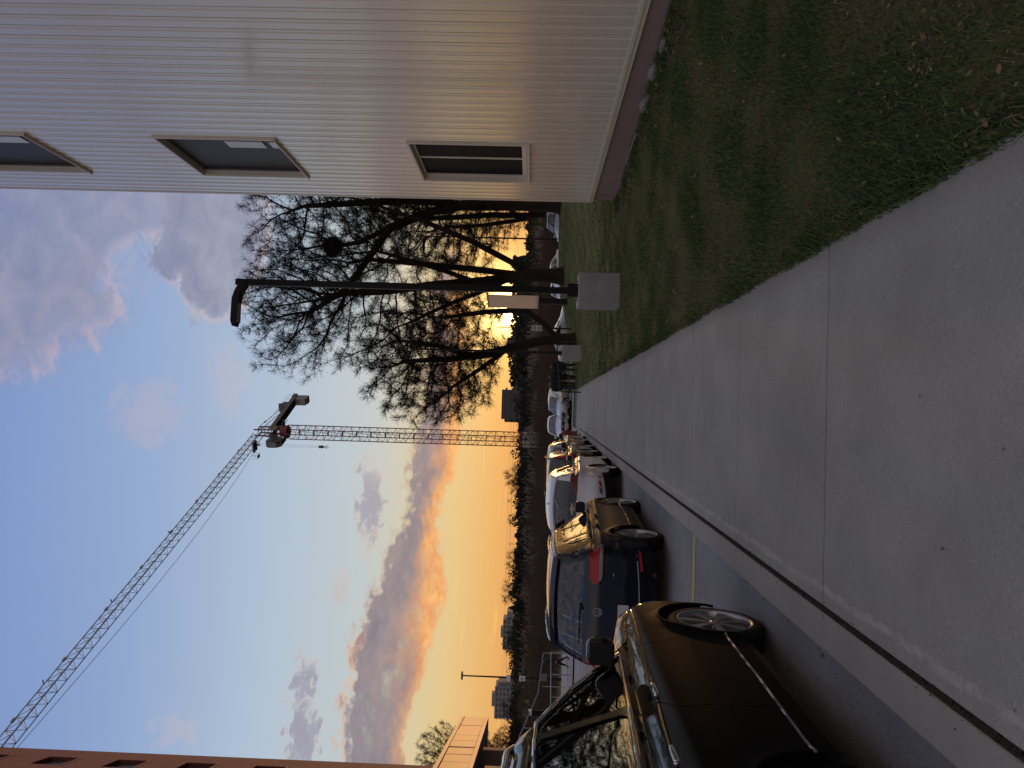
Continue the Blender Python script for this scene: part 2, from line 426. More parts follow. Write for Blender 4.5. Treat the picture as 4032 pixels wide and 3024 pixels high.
# parking lane and street, 12 cm below the walk
sheet('road', -9.2, -1.385, -12, 40.4, 0, M_asph, zf=lambda x, y: zr(y) + ro(y))
sheet('parking_lot', -30, -1.36, 40.4, 62, -.05, M_lot, 6)
sheet('parking_lot', -1.36, 34, 50.5, 66, -.0, M_lot, 14, zf=lambda x, y: zr(y) + (lift(x, y) - .92 * sm01((x - .9) / 8.5) * sm01((y - 27) / 18) * (1 - sm01((y - 51.5) / 3.5))) - .03)
sheet('crossing_pavement', -12, 1.05, 40.4, 45.0, -.03, M_walk, 4)
sheet('side_street', -30, -9.2, -12, 40.4, -.13, M_lot, 4)
for y in (9.12, 16.75, 24.4, 32.2):
    sheet('parking_line', -4.1, -1.42, y, y + .16, .005, M_yel, 2, 2, zf=lambda x, y: zr(y) + ro(y))
sheet('lot_line', -24, -3, 47.6, 47.75, -.040, M_white, 2, 2)
sheet('lot_line', -26, 20, 51.2, 51.36, -.020, M_white, 2, 2)

# sidewalk: bedding plus slabs with open joints
sw = empty('sidewalk', (0, 0, 0)); tag(sw, kind='structure')
joints = [-5.9, -3.8, -1.72, .35, 2.42, 4.46, 6.52, 8.6, 10.7, 12.8, 14.9, 17.0, 19.1, 21.2, 23.3, 25.4, 27.5, 29.6, 31.7, 33.8, 35.9, 38.1, 40.38]
sheet('bedding', -1.385, 1.04, -6, 40.38, -.035, M_joint, 2, None, sw, None)
def slab(name, x0, x1, y0, y1, m, parent, g=.009, top=0, jag=False):
    """bevelled slab following the fall of the street; the turf side is ragged"""
    y0 += g; y1 -= g; ys = np.linspace(y0, y1, 9) if jag else np.array([y0, y1])
    V, Fc = [], []; b = .008; r = random.Random(int(y0 * 100))
    ring = []
    left = [(x0, y) for y in ys[::-1]]; right = [(x1 + (r.uniform(-.012, .012) if jag else 0), y) for y in ys]
    poly = right + left; n = len(poly); cx, cy = (x0 + x1) / 2, (y0 + y1) / 2
    for k, (sc, dz) in enumerate(((0, -.22), (0, -.006), (b, 0))):
        for x, y in poly:
            xx = x - math.copysign(sc, x - cx); yy = y - (math.copysign(sc, y - cy) if abs(abs(y - cy) - abs(ys[-1] - cy)) < 1e-4 else 0)
            V.append((xx, yy, float(zr(yy)) + dz + top))
    for k in range(2):
        for i in range(n): Fc.append((k * n + i, k * n + (i + 1) % n, (k + 1) * n + (i + 1) % n, (k + 1) * n + i))
    h = len(ys)
    for i in range(h - 1):
        Fc.append((2 * n + i, 2 * n + i + 1, 2 * n + n - 2 - i, 2 * n + n - 1 - i))
    return mesh(name, V, Fc, m, parent)
for a, b in zip(joints[:-1], joints[1:]):
    slab('slab', -1.130, 1.035, a, b, M_walk, sw, jag=True, top=rnd.uniform(-.002, .002))
kb = empty('kerb', (0, 0, 0)); tag(kb, kind='structure')
for a, b in zip(joints[:-1], joints[1:]):
    slab('kerbstone', -1.385, -1.174, a, b, M_kerb, kb, g=.003, top=rnd.uniform(-.003, .001))
for k in range(4):                          # kerb returning across the end of the parking lane
    x1 = -1.40 - k * 2.0
    mb = MB(); z = float(zr(40.3)); mb.box(x1 - 1.99, x1, 40.28, 40.44, z - .15, z - .005); mb.build('kerbstone', M_kerb, kb)
# the dirty, weed-filled joint between walk and kerb is low debris
def crumbs():
    r = np.random.RandomState(5); n = 5200
    y = 1.2 + r.beta(1, 2.6, n) * 36; x = -1.151 + r.normal(0, .0085, n); s = r.uniform(.003, .008, n); s[:200] *= .55
    x = np.clip(x, -1.166, -1.137)
    x[:200] = -1.151 + r.normal(0, .03, 200)
    base = np.array([(-1, -1, 0), (1, -1, 0), (1, 1, 0), (-1, 1, 0), (0, 0, 1.2)]) * 1.0
    V = np.stack([x, y, zr(y) - .012], 1)[:, None, :] + base[None] * s[:, None, None]
    V[:200, :, 2] += .012
    Fq = np.array([(0, 1, 4), (1, 2, 4), (2, 3, 4), (3, 0, 4)])
    T = (np.arange(n)[:, None, None] * 5 + Fq[None]).reshape(-1, 3)
    tag(np_mesh('joint_debris', V.reshape(-1, 3), T, M_joint), kind='stuff')
crumbs()

# ---------------------------------------------------------------- grass blades
def grass(name, n, x0, x1, y0, y1, h0, h1, wd, seed, c1, c2, c3, yb=1.0, xf=None):
    r = np.random.RandomState(seed)
    y = y0 + (y1 - y0) * r.beta(1, yb, n); x = x0 + (x1 - x0) * r.uniform(0, 1, n)
    # thinner and patchy in places
    ph = np.sin(x * 2.3 + np.sin(y * 1.1) * 2) * np.sin(y * 1.7 + x) + np.sin(x * 5.1 - y * 3.3) * .5
    keep = ph + r.uniform(-1.2, 1.6, n) > -.6
    x, y, ph = x[keep], y[keep], ph[keep]; n = len(x)
    z = zt(np.maximum(x, 1.04), y) - .008
    a = r.uniform(0, 6.28, n); h = r.uniform(h0, h1, n) * (1 + .35 * np.clip(ph, -1, 1)); lean = r.uniform(.2, 1.15, n) * h
    ww = wd * r.uniform(.6, 1.4, n)
    dx, dy = np.cos(a), np.sin(a); b = r.uniform(0, 6.28, n); px, py = np.cos(b), np.sin(b)
    P = lambda s, q, zz: np.stack([x + px * ww * s + dx * lean * q, y + py * ww * s + dy * lean * q, z + zz], 1)
    V = np.stack([P(-1, 0, 0), P(1, 0, 0), P(-.7, .38, h * .62), P(.7, .38, h * .62), P(0, 1.0, h * r.uniform(.75, 1, n))], 1)
    k = np.arange(n)[:, None, None] * 5
    T = (k + np.array([(0, 1, 3), (0, 3, 2), (2, 3, 4)])[None]).reshape(-1, 3)
    pick = r.uniform(0, 1, n) + .22 * np.clip(-ph, -1, 1)
    mi = np.where(pick > .86, 2, np.where(pick > .42, 1, 0))
    return tag(np_mesh(name, V.reshape(-1, 3), T, None, mats=[c1, c2, c3], midx=np.repeat(mi, 3)), kind='stuff')
M_g1 = mat('grass_deep', (.048, .082, .022), .7, spec=.3)
M_g2 = mat('grass_mid', (.088, .125, .038), .7, spec=.3)
M_g3 = mat('grass_dry', (.20, .155, .09), .8, spec=.2)
M_g4 = mat('lawn_light', (.085, .108, .040), .7, spec=.25)
grass('lawn_grass', 88000, 1.015, 4.3, 1.7, 6.2, .020, .055, .0022, 1, M_g1, M_g2, M_g3, 1.3)
grass('lawn_grass', 70000, 1.02, 5.8, 5.8, 13, .022, .055, .0035, 2, M_g1, M_g2, M_g3, 1.2)
grass('lawn_grass', 60000, 1.02, 9.0, 12, 26, .025, .055, .006, 3, M_g2, M_g2, M_g3, 1.2)
grass('lawn_grass', 60000, 1.02, 17, 20, 51, .03, .06, .012, 4, M_g2, M_g4, M_g3, 1.0)
grass('verge_grass', 12000, 1.0, 1.16, 1.7, 24, .025, .065, .0035, 5, M_g1, M_g2, M_g3, 1.7)
grass('verge_grass', 5000, 5.0, 5.55, 8, 19.9, .04, .14, .004, 6, M_g1, M_g1, M_g3, 1.0)
# clover, weeds and fallen leaves among the blades
def leaves(name, n, box, s0, s1, mats, seed, zoff=.03, yb=1.6):
    r = np.random.RandomState(seed)
    x = r.uniform(box[0], box[1], n); y = box[2] + (box[3] - box[2]) * r.beta(1, yb, n); s = r.uniform(s0, s1, n)
    z = zt(np.maximum(x, 1.04), y) + r.uniform(.0, zoff, n); z = np.where(x < 1.03, zr(y) + .003, z); z = np.where(x < -1.39, zr(y) + ro(y) + .006, z)
    a = r.uniform(0, 6.28, n); tl = r.uniform(-.5, .5, (n, 2))
    sh = np.array([(-1, 0), (-.3, .5), (.5, .42), (1, 0), (.5, -.42), (-.3, -.5)])
    X_ = sh[None, :, 0] * s[:, None]; Y_ = sh[None, :, 1] * s[:, None]
    px = X_ * np.cos(a)[:, None] - Y_ * np.sin(a)[:, None]; py = X_ * np.sin(a)[:, None] + Y_ * np.cos(a)[:, None]
    tl = np.where((x < 1.03)[:, None], tl * .15, tl)
    V = np.stack([px + x[:, None], py + y[:, None], z[:, None] + px * tl[:, :1] + py * tl[:, 1:] + s[:, None] * .35], -1)
    T = (np.arange(n)[:, None, None] * 6 + np.array([(0, 1, 2), (0, 2, 3), (0, 3, 4), (0, 4, 5)])[None]).reshape(-1, 3)
    mi = np.repeat(r.randint(0, len(mats), n), 4)
    return tag(np_mesh(name, V.reshape(-1, 3), T, None, mats=mats, midx=mi), kind='stuff')
M_l1 = mat('dead_leaf_brown', (.10, .055, .032), .8, spec=.25); M_l2 = mat('dead_leaf_tan', (.20, .15, .09), .8, spec=.25)
M_l3 = mat('clover', (.050, .085, .020), .65, spec=.35); M_l4 = mat('clover_light', (.09, .12, .035), .65)
leaves('leaf_litter', 900, (1.1, 4.6, 1.7, 9), .008, .022, [M_l1, M_l1, M_l1, M_l2], 11)
leaves('leaf_litter', 900, (1.5, 2.9, 1.7, 4.0), .006, .018, [M_l1, M_l1, M_l2], 17, .045, 1.3)
leaves('kerb_litter', 130, (-1.62, -1.40, 4, 30), .008, .022, [M_l1, M_l2], 18, .0, 1.2)
leaves('leaf_litter', 900, (4.7, 5.55, 9, 19.8), .015, .04, [M_l1, M_l1, M_l2], 12, .06, 1.0)
leaves('leaf_litter', 700, (1.1, 9, 8, 40), .02, .04, [M_l1, M_l2], 13, .03, 1.4)
leaves('clover', 900, (1.04, 2.1, 1.6, 4.2), .005, .013, [M_l3, M_l3, M_l4], 14, .05)
leaves('clover', 500, (1.04, 4.2, 1.6, 6.5), .006, .014, [M_l3, M_l3, M_l4], 15, .05)
leaves('walk_litter', 40, (-1.1, 1.02, 1.6, 20), .004, .012, [M_l1, M_l2], 16, .0)
# ---------------------------------------------------------------- ribbed-siding building on the right
def siding_mat():
    m = wmat('painted_siding', (.66, .59, .475), (.74, .66, .54), .3, .8, 30, .12, .12, .002, .5, (1, 1, .15))
    b = m.node_tree.nodes['Principled BSDF']; b.inputs['Coat Weight'].default_value = 1; b.inputs['Coat Roughness'].default_value = .13
    t = m.node_tree; p = geo_pos(t)
    src = b.inputs['Base Color'].links[0].from_socket
    mp = t.nodes.new('ShaderNodeMapping'); mp.inputs['Scale'].default_value = (3, 3, .12); t.links.new(p, mp.inputs[0])
    k = noise(t, mp.outputs[0], 1.6, 6, .65).sm(.52, .75)
    t.links.new(mixc(t, k * .10, src, (.46, .39, .33, 1)), b.inputs['Base Color'])
    return m
M_sid = siding_mat()
M_trim = mat('painted_trim', (.66, .60, .51), .42, var=.08, scale=3)
M_found = wmat('foundation_concrete', (.23, .165, .15), (.32, .23, .21), .85, 1.2, 60, .3, .35, .004, .3)
M_dark = mat('black_void', (.006, .006, .007), .6)
M_wglass = mat('window_glass_dark', (.008, .009, .014), .5, spec=.04)
M_wglass2 = mat('window_glass_grey', (.042, .041, .042), .45, spec=.12)
M_skyrefl = mat('painted_sky_reflection', (.70, .76, .80), .5)  # reflected sky as a plain pale colour
bld = empty('sided_building', (5.495, 19.74, 0), R(1.0))
tag(bld, 'tall windowed building clad in pale ribbed vertical metal siding beside the lawn', 'building')
# local axes: -y runs back along the wall towards the viewer, +x into the building
MOD = .305; NW0, NW1 = 5, 13
ZB, ZT = .27, 18.0
WIN = [(1.88, 4.44), (7.37, 9.97), (12.87, 15.45)]
def panel_mesh(w_=MOD):
    V, Fc = [], []
    # profile across one sheet (distance along wall, outward), unit height
    pr = [(0, .030), (.005, .030), (.013, 0), (.150, 0), (.163, -.012), (.206, -.012), (.219, 0), (.292, 0), (.300, .030), (MOD, .030)]
    n = len(pr)
    for z in (0, 1):
        for s, d in pr: V.append((d, -s, z))
    for i in range(n - 1): Fc.append((i, n + i, n + i + 1, i + 1))
    me = bpy.data.meshes.new('siding_panel'); me.from_pydata(V, [], Fc); me.materials.append(M_sid)
    return me
PM = panel_mesh(); PO = [rnd.uniform(-.002, .002) for _ in range(60)]; PR = [rnd.uniform(-.0003, .0003) for _ in range(60)]
def put_panel(k, z0, z1):
    o = bpy.data.objects.new('siding_panel', PM); link(o, bld); o.location = (PO[k], -k * MOD - .10, z0); o.rotation_euler = (0, PR[k], 0); o.scale = (1, 1, z1 - z0)
for k in range(0, 46):
    if NW0 <= k < NW1:
        zz = ZB
        for a, b in WIN: put_panel(k, zz, a); zz = b
        put_panel(k, zz, ZT)
    else: put_panel(k, ZB, ZT)
s0, s1 = -NW0 * MOD - .10, -NW1 * MOD - .10
mb = MB()
mb.box(.03, 14, -26, -.02, ZB + .01, WIN[0][0] - .02); mb.box(.6, 14, -26, -.02, WIN[0][0] - .02, ZT - .01)
for (a, b) in list(zip([w_[1] for w_ in WIN], [w_[0] for w_ in WIN[1:]])) + [(WIN[-1][1], ZT - .01)]:
    mb.box(.03, .6, s1, s0, a + .02, b - .02)
mb.box(.03, .6, s0 + .001, -.02, WIN[0][0] - .02, ZT - .01); mb.box(.03, .6, -26, s1 - .001, WIN[0][0] - .02, ZT - .01)
mb.box(.028, .03, -26, -14.15, ZB, ZT)
mb.build('wall', M_sid, bld)
mb = MB(); mb.box(-.012, .03, -.10, .0, ZB - .02, ZT); mb.box(-.012, 14, 0, .02, ZB - .02, ZT); mb.build('corner_trim', M_trim, bld)
mb = MB(); mb.box(-.022, .03, -26, .022, ZB - .045, ZB + .012); mb.box(.0, .03, -26, .02, ZB - .12, ZB - .045); mb.build('base_flashing', M_trim, bld)
mb = MB(); mb.box(.05, 13.9, -26, -.03, -1.3, ZB - .02); mb.build('foundation', M_found, bld)
mb = MB(); mb.box(-.1, 14.1, -26.2, .12, ZT, ZT + .25); mb.build('roof', M_trim, bld)
for wi, (a, b) in enumerate(WIN):
    mb = MB(); D = .14
    mb.box(-.044, .02, s1 - .05, s0 + .05, b, b + .05); mb.box(-.044, .02, s0, s0 + .05, a, b); mb.box(-.044, .02, s1 - .05, s1, a, b)
    mb.box(-.020, D, s0 - .012, s0, a, b); mb.box(-.020, D, s1, s1 + .012, a, b); mb.box(-.02, D, s1 + .012, s0 - .012, b - .012, b)
    mb.prism([(-.075, a - .02), (-.075, a - .045), (D, a - .045), (D, a + .03)], s1 - .05, s0 + .05, 'xz')
    fr = mb.build('window', M_trim, bld)
    mb = MB(); f = .055
    mb.box(D - .04, D, s1 + .012, s0 - .012, a + .03, a + .03 + f + .05); mb.box(D - .04, D, s1 + .012, s0 - .012, b - .012 - f, b - .012)
    mb.box(D - .04, D, s1 + .012, s1 + .012 + f, a + .13, b - .07); mb.box(D - .04, D, s0 - .012 - f, s0 - .012, a + .13, b - .07)
    if wi == 0: mb.box(D - .03, D, (s0 + s1) / 2 - .03, (s0 + s1) / 2 + .03, a + .13, b - .07)
    mb.build('frame', M_trim if wi == 0 else mat('grey_frame', (.10, .10, .105), .5), fr)
    c_ = (s0 + s1) / 2
    for p0, p1 in (((s1 + .067, c_ - .03), (c_ + .03, s0 - .067)) if wi == 0 else ((s1 + .067, s0 - .067),)):
        mb = MB(); mb.box(D - .006, D, p0, p1, a + .13, b - .067); mb.build('pane', M_wglass if wi == 0 else M_wglass2, fr)
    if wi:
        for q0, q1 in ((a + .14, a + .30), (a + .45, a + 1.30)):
            mb = MB(); mb.box(D - .03, D - .012, s1 + .50, s1 + .86, q0, q1); mb.build('sky_reflection_strip', M_skyrefl, fr)  # pale strips painted in for sky reflected by the glass
    else:
        mb = MB()
        for k in range(12):
            z = a + .1 + k * (b - a - .15) / 12; mb.box(.01, .05, s1 + .013, s1 + .022, z, z + .17)
        mb.build('jamb_bead', mat('pale_bead', (.75, .68, .52), .25, spec=.8), fr)
# a few stones and a bleached board against the foundation
M_stone = wmat('pale_stone', (.17, .165, .155), (.30, .29, .27), .9, 9, 60, .5, .6, .01)
def rock(x, y, s, lab, sx=1, sy=1, sz=.6):
    bm = bmesh.new(); bmesh.ops.create_icosphere(bm, subdivisions=3, radius=1); r = random.Random(int(x * 999 + y * 77))
    off = Vector((r.uniform(0, 9), r.uniform(0, 9), r.uniform(0, 9)))
    from mathutils import noise as NZ
    for v in bm.verts:
        v.co *= 1 + .28 * NZ.noise(v.co * 1.3 + off) + .08 * NZ.noise(v.co * 4 + off)
        v.co = Vector((v.co.x * s * sx, v.co.y * s * sy, v.co.z * s * sz))
    me = bpy.data.meshes.new('rock'); bm.to_mesh(me); bm.free(); me.materials.append(M_stone)
    me.polygons.foreach_set('use_smooth', [True] * len(me.polygons))
    o = bpy.data.objects.new('rock', me); link(o); o.location = (x, y, G(x, y) + s * sz * .45)
    tag(o, lab, 'rock', 'pale stones along the foundation')
rock(5.38, 10.85, .13, 'nearest small pale stone in the grass by the foundation', .7, 1.6, .45)
rock(5.40, 11.75, .17, 'largest pale flat stone leaning on the building foundation', .6, 1.7, .6)
rock(5.36, 12.95, .16, 'farthest pale rounded stone below the first wall window', .6, 1.9, .6)
mb = MB(); mb.bar((5.30, 14.2, G(5.3, 14.2) + .08), (5.36, 16.1, G(5.36, 16.1) + .10), .022, .016, 5)
tag(mb.build('fallen_branch', M_stone), 'thin bleached stick lying along the foundation wall', 'stick')

# ---------------------------------------------------------------- brick building at far left with its canopy
def brick_mat():
    m = bpy.data.materials.new('red_brick'); m.use_nodes = True; t = m.node_tree; b = t.nodes['Principled BSDF']
    tcn = t.nodes.new('ShaderNodeTexCoord'); sp_ = t.nodes.new('ShaderNodeSeparateXYZ'); t.links.new(tcn.outputs['Object'], sp_.inputs[0]); mp = t.nodes.new('ShaderNodeCombineXYZ')
    t.links.new(sp_.outputs[1], mp.inputs[0]); t.links.new(sp_.outputs[2], mp.inputs[1])
    br = t.nodes.new('ShaderNodeTexBrick'); br.inputs['Scale'].default_value = 1; br.inputs['Brick Width'].default_value = .22; br.inputs['Row Height'].default_value = .075
    br.inputs['Mortar Size'].default_value = .008; br.inputs['Color1'].default_value = (.15, .026, .026, 1); br.inputs['Color2'].default_value = (.10, .018, .020, 1)
    br.inputs['Mortar'].default_value = (.09, .042, .034, 1); t.links.new(mp.outputs[0], br.inputs['Vector'])
    n = noise(t, tcn.outputs['Object'], .6, 5, .6)
    t.links.new(mixc(t, n.sm(.4, .7) * .4, br.outputs['Color'], (.12, .035, .025, 1)), b.inputs['Base Color']); b.inputs['Roughness'].default_value = .85
    return m
M_brick = brick_mat()
M_sky_glass = mat('reflecting_pane', (.16, .20, .25), .06, spec=1.0)
M_alu = mat('grey_aluminium', (.16, .165, .18), .35, .6)
bb = empty('brick_building', (-17.40, 35.80, 0), R(14.8))
tag(bb, 'tall red brick building with recessed windows at the left edge', 'building')
# local: wall plane x = 0 facing +x, running to -y
zs = [22.0 - 3.22 * k for k in range(7)] + [25.2, 28.4]
zs.sort()
wy = [(-3.1, -1.55), (-6.1, -4.5), (-9.1, -7.5), (-12.1, -10.5)]
mb = MB(); WH = 1.45
mb.box(-14, -.32, -20, 0, -2, 31)
ylist = sorted([y for p in wy for y in p]); cols = [(-20, wy[-1][0])] + [(wy[i][1], wy[i - 1][0]) for i in range(3, 0, -1)] + [(wy[0][1], 0)]
for a, b in cols: mb.box(-.32, 0, a, b, -2, 31)
for a, b in wy:
    z = -2
    for q in zs:
        if q > z: mb.box(-.32, 0, a, b, z, q); z = q + WH
    mb.box(-.32, 0, a, b, z, 31)
mb.build('wall', M_brick, bb)
mb = MB(); mb.box(-14.1, .1, -20.1, .1, 31, 31.5); mb.build('roof', M_alu, bb)
for a, b in wy:
    for q in zs:
        mb = MB()
        mb.box(-.26, -.20, a, b, q, q + .07); mb.box(-.26, -.20, a, b, q + WH - .07, q + WH); mb.box(-.26, -.20, a, a + .07, q, q + WH); mb.box(-.26, -.20, b - .07, b, q, q + WH)
        mb.box(-.26, -.20, (a + b) / 2 - .03, (a + b) / 2 + .03, q, q + WH)
        f_ = mb.build('window', M_alu, bb)
        mb = MB(); mb.box(-.25, -.24, a + .07, b - .07, q + .07, q + WH - .07); mb.build('pane', M_sky_glass, f_)
        mb = MB(); mb.box(-.20, .03, a - .05, b + .05, q - .06, q); mb.build('sill', mat('stone_sill', (.30, .26, .23), .8) if 'stone_sill' not in MATS else MATS['stone_sill'], f_)
# canopy: metal fascia panels on a deep soffit, dark supports
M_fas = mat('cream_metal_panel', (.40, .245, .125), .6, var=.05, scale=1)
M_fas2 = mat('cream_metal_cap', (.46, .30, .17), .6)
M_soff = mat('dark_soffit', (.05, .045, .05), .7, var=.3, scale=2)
cp = empty('entrance_canopy', (-14.24, 34.0, 0), R(14.8))
tag(cp, 'flat entrance canopy with sunlit cream metal fascia joined to the brick building', 'canopy')
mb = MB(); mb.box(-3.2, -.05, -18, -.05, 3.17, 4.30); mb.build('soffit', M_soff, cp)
for k in range(14):
    mb = MB(); y = -k * 1.22
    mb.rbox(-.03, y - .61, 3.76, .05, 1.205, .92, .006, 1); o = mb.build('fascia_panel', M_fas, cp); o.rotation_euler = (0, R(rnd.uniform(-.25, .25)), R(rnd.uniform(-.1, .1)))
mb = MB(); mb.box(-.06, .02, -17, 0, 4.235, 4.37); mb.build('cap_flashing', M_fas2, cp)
mb = MB(); mb.box(-.06, .02, -17, 0, 3.14, 3.285); mb.build('drip_edge', M_fas2, cp)
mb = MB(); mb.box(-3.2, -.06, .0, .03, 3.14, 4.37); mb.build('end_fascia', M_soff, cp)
for y in (-4.8, -9.5, -14):
    mb = MB(); mb.box(-1.0, -.45, y - .3, y + .3, -1.1, 3.17); mb.build('column', M_found, cp)
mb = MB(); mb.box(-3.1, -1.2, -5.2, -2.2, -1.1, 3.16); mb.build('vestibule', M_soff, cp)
mb = MB(); mb.box(-1.19, -1.14, -2.30, -2.16, -1.1, 3.16); mb.build('edge_trim', M_trim, cp)
mb = MB(); mb.box(-1.19, -1.16, -8.2, -5.3, -.9, 3.0); mb.build('pane', M_wglass2, cp)
for y in (-5.3, -6.3, -7.3, -8.2):
    mb = MB(); mb.box(-1.2, -1.12, y - .04, y + .04, -1.1, 3.1); mb.build('mullion', M_trim, cp)
# ---------------------------------------------------------------- cars
def paint(name, col, metal=.0, rough=.35, dirt=.3):
    m = mat(name, col, rough, metal, .5, 1.0, coatr=.02)
    t = m.node_tree; b = t.nodes['Principled BSDF']
    # road film on the lower body, faint overall dust
    c_ = t.nodes.new('ShaderNodeTexCoord'); s = t.nodes.new('ShaderNodeSeparateXYZ'); t.links.new(c_.outputs['Object'], s.inputs[0])
    z = E(t, s.outputs[2]); n = noise(t, c_.outputs['Object'], 5, 5, .65)
    k = ((1 - (z + (n - .5) * .35).sm(.25, .75)) * .55 + n.sm(.5, .8) * .05).mn(1)
    t.links.new(mixc(t, k * .45, tuple(col) + (1,), (.030, .027, .024, 1)), b.inputs['Base Color'])
    t.links.new((k * .55 + .02).s, b.inputs['Coat Roughness']); t.links.new((1 - (1 - (z + (n - .5) * .02).sm(1.0, 1.10)) * dirt - k * .2).mx(.04).s, b.inputs['Coat Weight']); b.inputs['Specular IOR Level'].default_value = .5 - .46 * dirt; b.inputs['Roughness'].default_value = max(rough, .75 * dirt)
    return m
P_dark = paint('paint_dark_brown', (.0055, .0055, .006), .0, .5, .97)
P_blue = paint('paint_deep_blue', (.004, .007, .018), .0, .45, .85)
P_white = paint('paint_white', (.62, .62, .66), 0, .35)
P_maroon = paint('paint_maroon', (.035, .012, .010), .4, .3)
P_silver = paint('paint_silver', (.36, .36, .38), .7, .32)
P_gold = paint('paint_champagne', (.30, .26, .22), .6, .32)
P_grey = paint('paint_grey', (.10, .10, .11), .4, .3)
M_rub = mat('tyre_rubber', (.012, .012, .012), .8, spec=.3, bump=.2, bscale=60)
M_blk = mat('black_plastic', (.010, .010, .010), .55, spec=.35)
M_gblk = mat('gloss_black', (.006, .006, .006), .12, spec=.6)
M_rim = mat('rim_alloy', (.42, .42, .44), .3, .75)
M_rimd = mat('brake_dark', (.02, .02, .02), .6)
M_chr = mat('chrome', (.75, .75, .77), .09, 1.0)
M_red = mat('tail_lens_red', (.34, .003, .007), .2, spec=.3, coat=.25)
M_refl = mat('reflector_red', (.45, .012, .03), .2, spec=.7)
M_amb = mat('lens_smoke', (.20, .19, .15), .12, spec=.7, coat=.8)
M_lens = mat('lens_clear', (.45, .47, .5), .08, spec=.8, coat=1)
M_cloth = mat('seat_cloth', (.016, .017, .018), .85, bump=.2, bscale=80)
M_cloth2 = mat('seat_leather_grey', (.05, .055, .06), .6)
M_plate = mat('plate_white', (.42, .43, .45), .5); M_ink = mat('plate_ink', (.02, .03, .09), .5)
M_mir = mat('mirror_glass', (.5, .5, .5), .02, 1.0)
M_bow = mat('badge_gold', (.62, .50, .26), .25, .6)
def tglass(name, tint, refl=1.0):
    m = bpy.data.materials.new(name); m.use_nodes = True; t = m.node_tree; t.nodes.clear()
    tr = t.nodes.new('ShaderNodeBsdfTransparent'); tr.inputs[0].default_value = tuple(tint) + (1,)
    gl = t.nodes.new('ShaderNodeBsdfGlossy'); gl.inputs['Roughness'].default_value = .012; gl.inputs[0].default_value = (1, 1, 1, 1)
    fr = t.nodes.new('ShaderNodeFresnel'); fr.inputs[0].default_value = 1.52
    f = (E(t, fr.outputs[0]) * 1.7 * refl).mn(1.0)
    mx = t.nodes.new('ShaderNodeMixShader'); t.links.new(f.s, mx.inputs[0]); t.links.new(tr.outputs[0], mx.inputs[1]); t.links.new(gl.outputs[0], mx.inputs[2])
    o = t.nodes.new('ShaderNodeOutputMaterial'); t.links.new(mx.outputs[0], o.inputs[0]); return m
GL_dark = tglass('car_glass_dark', (.10, .115, .115)); GL_clear = tglass('car_glass', (.42, .47, .46)); GL_mid = tglass('car_glass_privacy', (.22, .28, .28), 1.7)

def in_poly(x, y, P):
    c = False; j = len(P) - 1
    for i in range(len(P)):
        xi, yi = P[i]; xj, yj = P[j]
        if (yi > y) != (yj > y) and x < (xj - xi) * (y - yi) / (yj - yi) + xi: c = not c
        j = i
    return c
def resample(P, d, closed=True):
    out = []; n = len(P)
    for i in range(n if closed else n - 1):
        a, b = Vector(P[i]), Vector(P[(i + 1) % n]); k = max(1, int((b - a).length / d + .5))
        for j in range(k): out.append(tuple(a.lerp(b, j / k)))
    if not closed: out.append(tuple(P[-1]))
    return out
def rounded(P, r, k=4):
    """round the corners of a polygon"""
    out = []; n = len(P)
    for i in range(n):
        p = Vector(P[i]); a = Vector(P[i - 1]) - p; b = Vector(P[(i + 1) % n]) - p
        d = min(r, a.length * .45, b.length * .45); A = p + a.normalized() * d; B = p + b.normalized() * d
        for j in range(k + 1):
            t = j / k; out.append(tuple(A * (1 - t) ** 2 + p * 2 * t * (1 - t) + B * t * t))
    return out
def cdt(outer, holes=(), seams=(), g=.05, sx=1.0):
    """triangulate outer minus holes with interior grid points; returns verts and triangles in the plane"""
    V, Ed = [], []
    def loop(P, closed=True):
        n0 = len(V)
        for p in P: V.append(Vector(p))
        m = len(P)
        for i in range(m if closed else m - 1): Ed.append((n0 + i, n0 + (i + 1) % m))
    O = resample(outer, g * .9); H = [resample(h, g * .7) for h in holes]
    loop(O)
    for h in H: loop(h)
    for s in seams: loop(resample(s, g * .9, False), False)
    xs = [p[0] for p in O]; ys = [p[1] for p in O]
    B = [Vector(p) for P in [O] + H for p in P]
    kd = kdtree.KDTree(len(B))
    for i, p in enumerate(B): kd.insert((p.x, p.y, 0), i)
    kd.balance()
    ry = np.arange(min(ys) + g * .5, max(ys), g); rx = np.arange(min(xs) + g * .25, max(xs), g)
    GX, GY = np.meshgrid(rx, ry); GX = GX + (np.arange(len(ry)) % 2 * g * .5)[:, None]
    P_ = np.stack([GX.ravel(), GY.ravel()], 1); ok = in_polys(P_, O)
    for h in H: ok &= ~in_polys(P_, h)
    for x, y in P_[ok]:
        if kd.find((x, y, 0))[2] > g * .45: V.append(Vector((x, y)))
    v, e, f, *_ = delaunay_2d_cdt(V, Ed, [], 0, 1e-5)
    C_ = np.array([[sum(v[i].x for i in t) / 3, sum(v[i].y for i in t) / 3] for t in f])
    ok = in_polys(C_, O)
    for h in H: ok &= ~in_polys(C_, h)
    return v, [(tuple(t), float(c[0]), float(c[1])) for t, c, k in zip(f, C_, ok) if k]
def in_polys(P, poly):
    x, y = P[:, 0], P[:, 1]; c = np.zeros(len(P), bool); n = len(poly)
    for i in range(n):
        xi, yi = poly[i]; xj, yj = poly[i - 1]
        if yi == yj: continue
        c ^= ((yi > y) != (yj > y)) & (x < (xj - xi) * (y - yi) / (yj - yi) + xi)
    return c

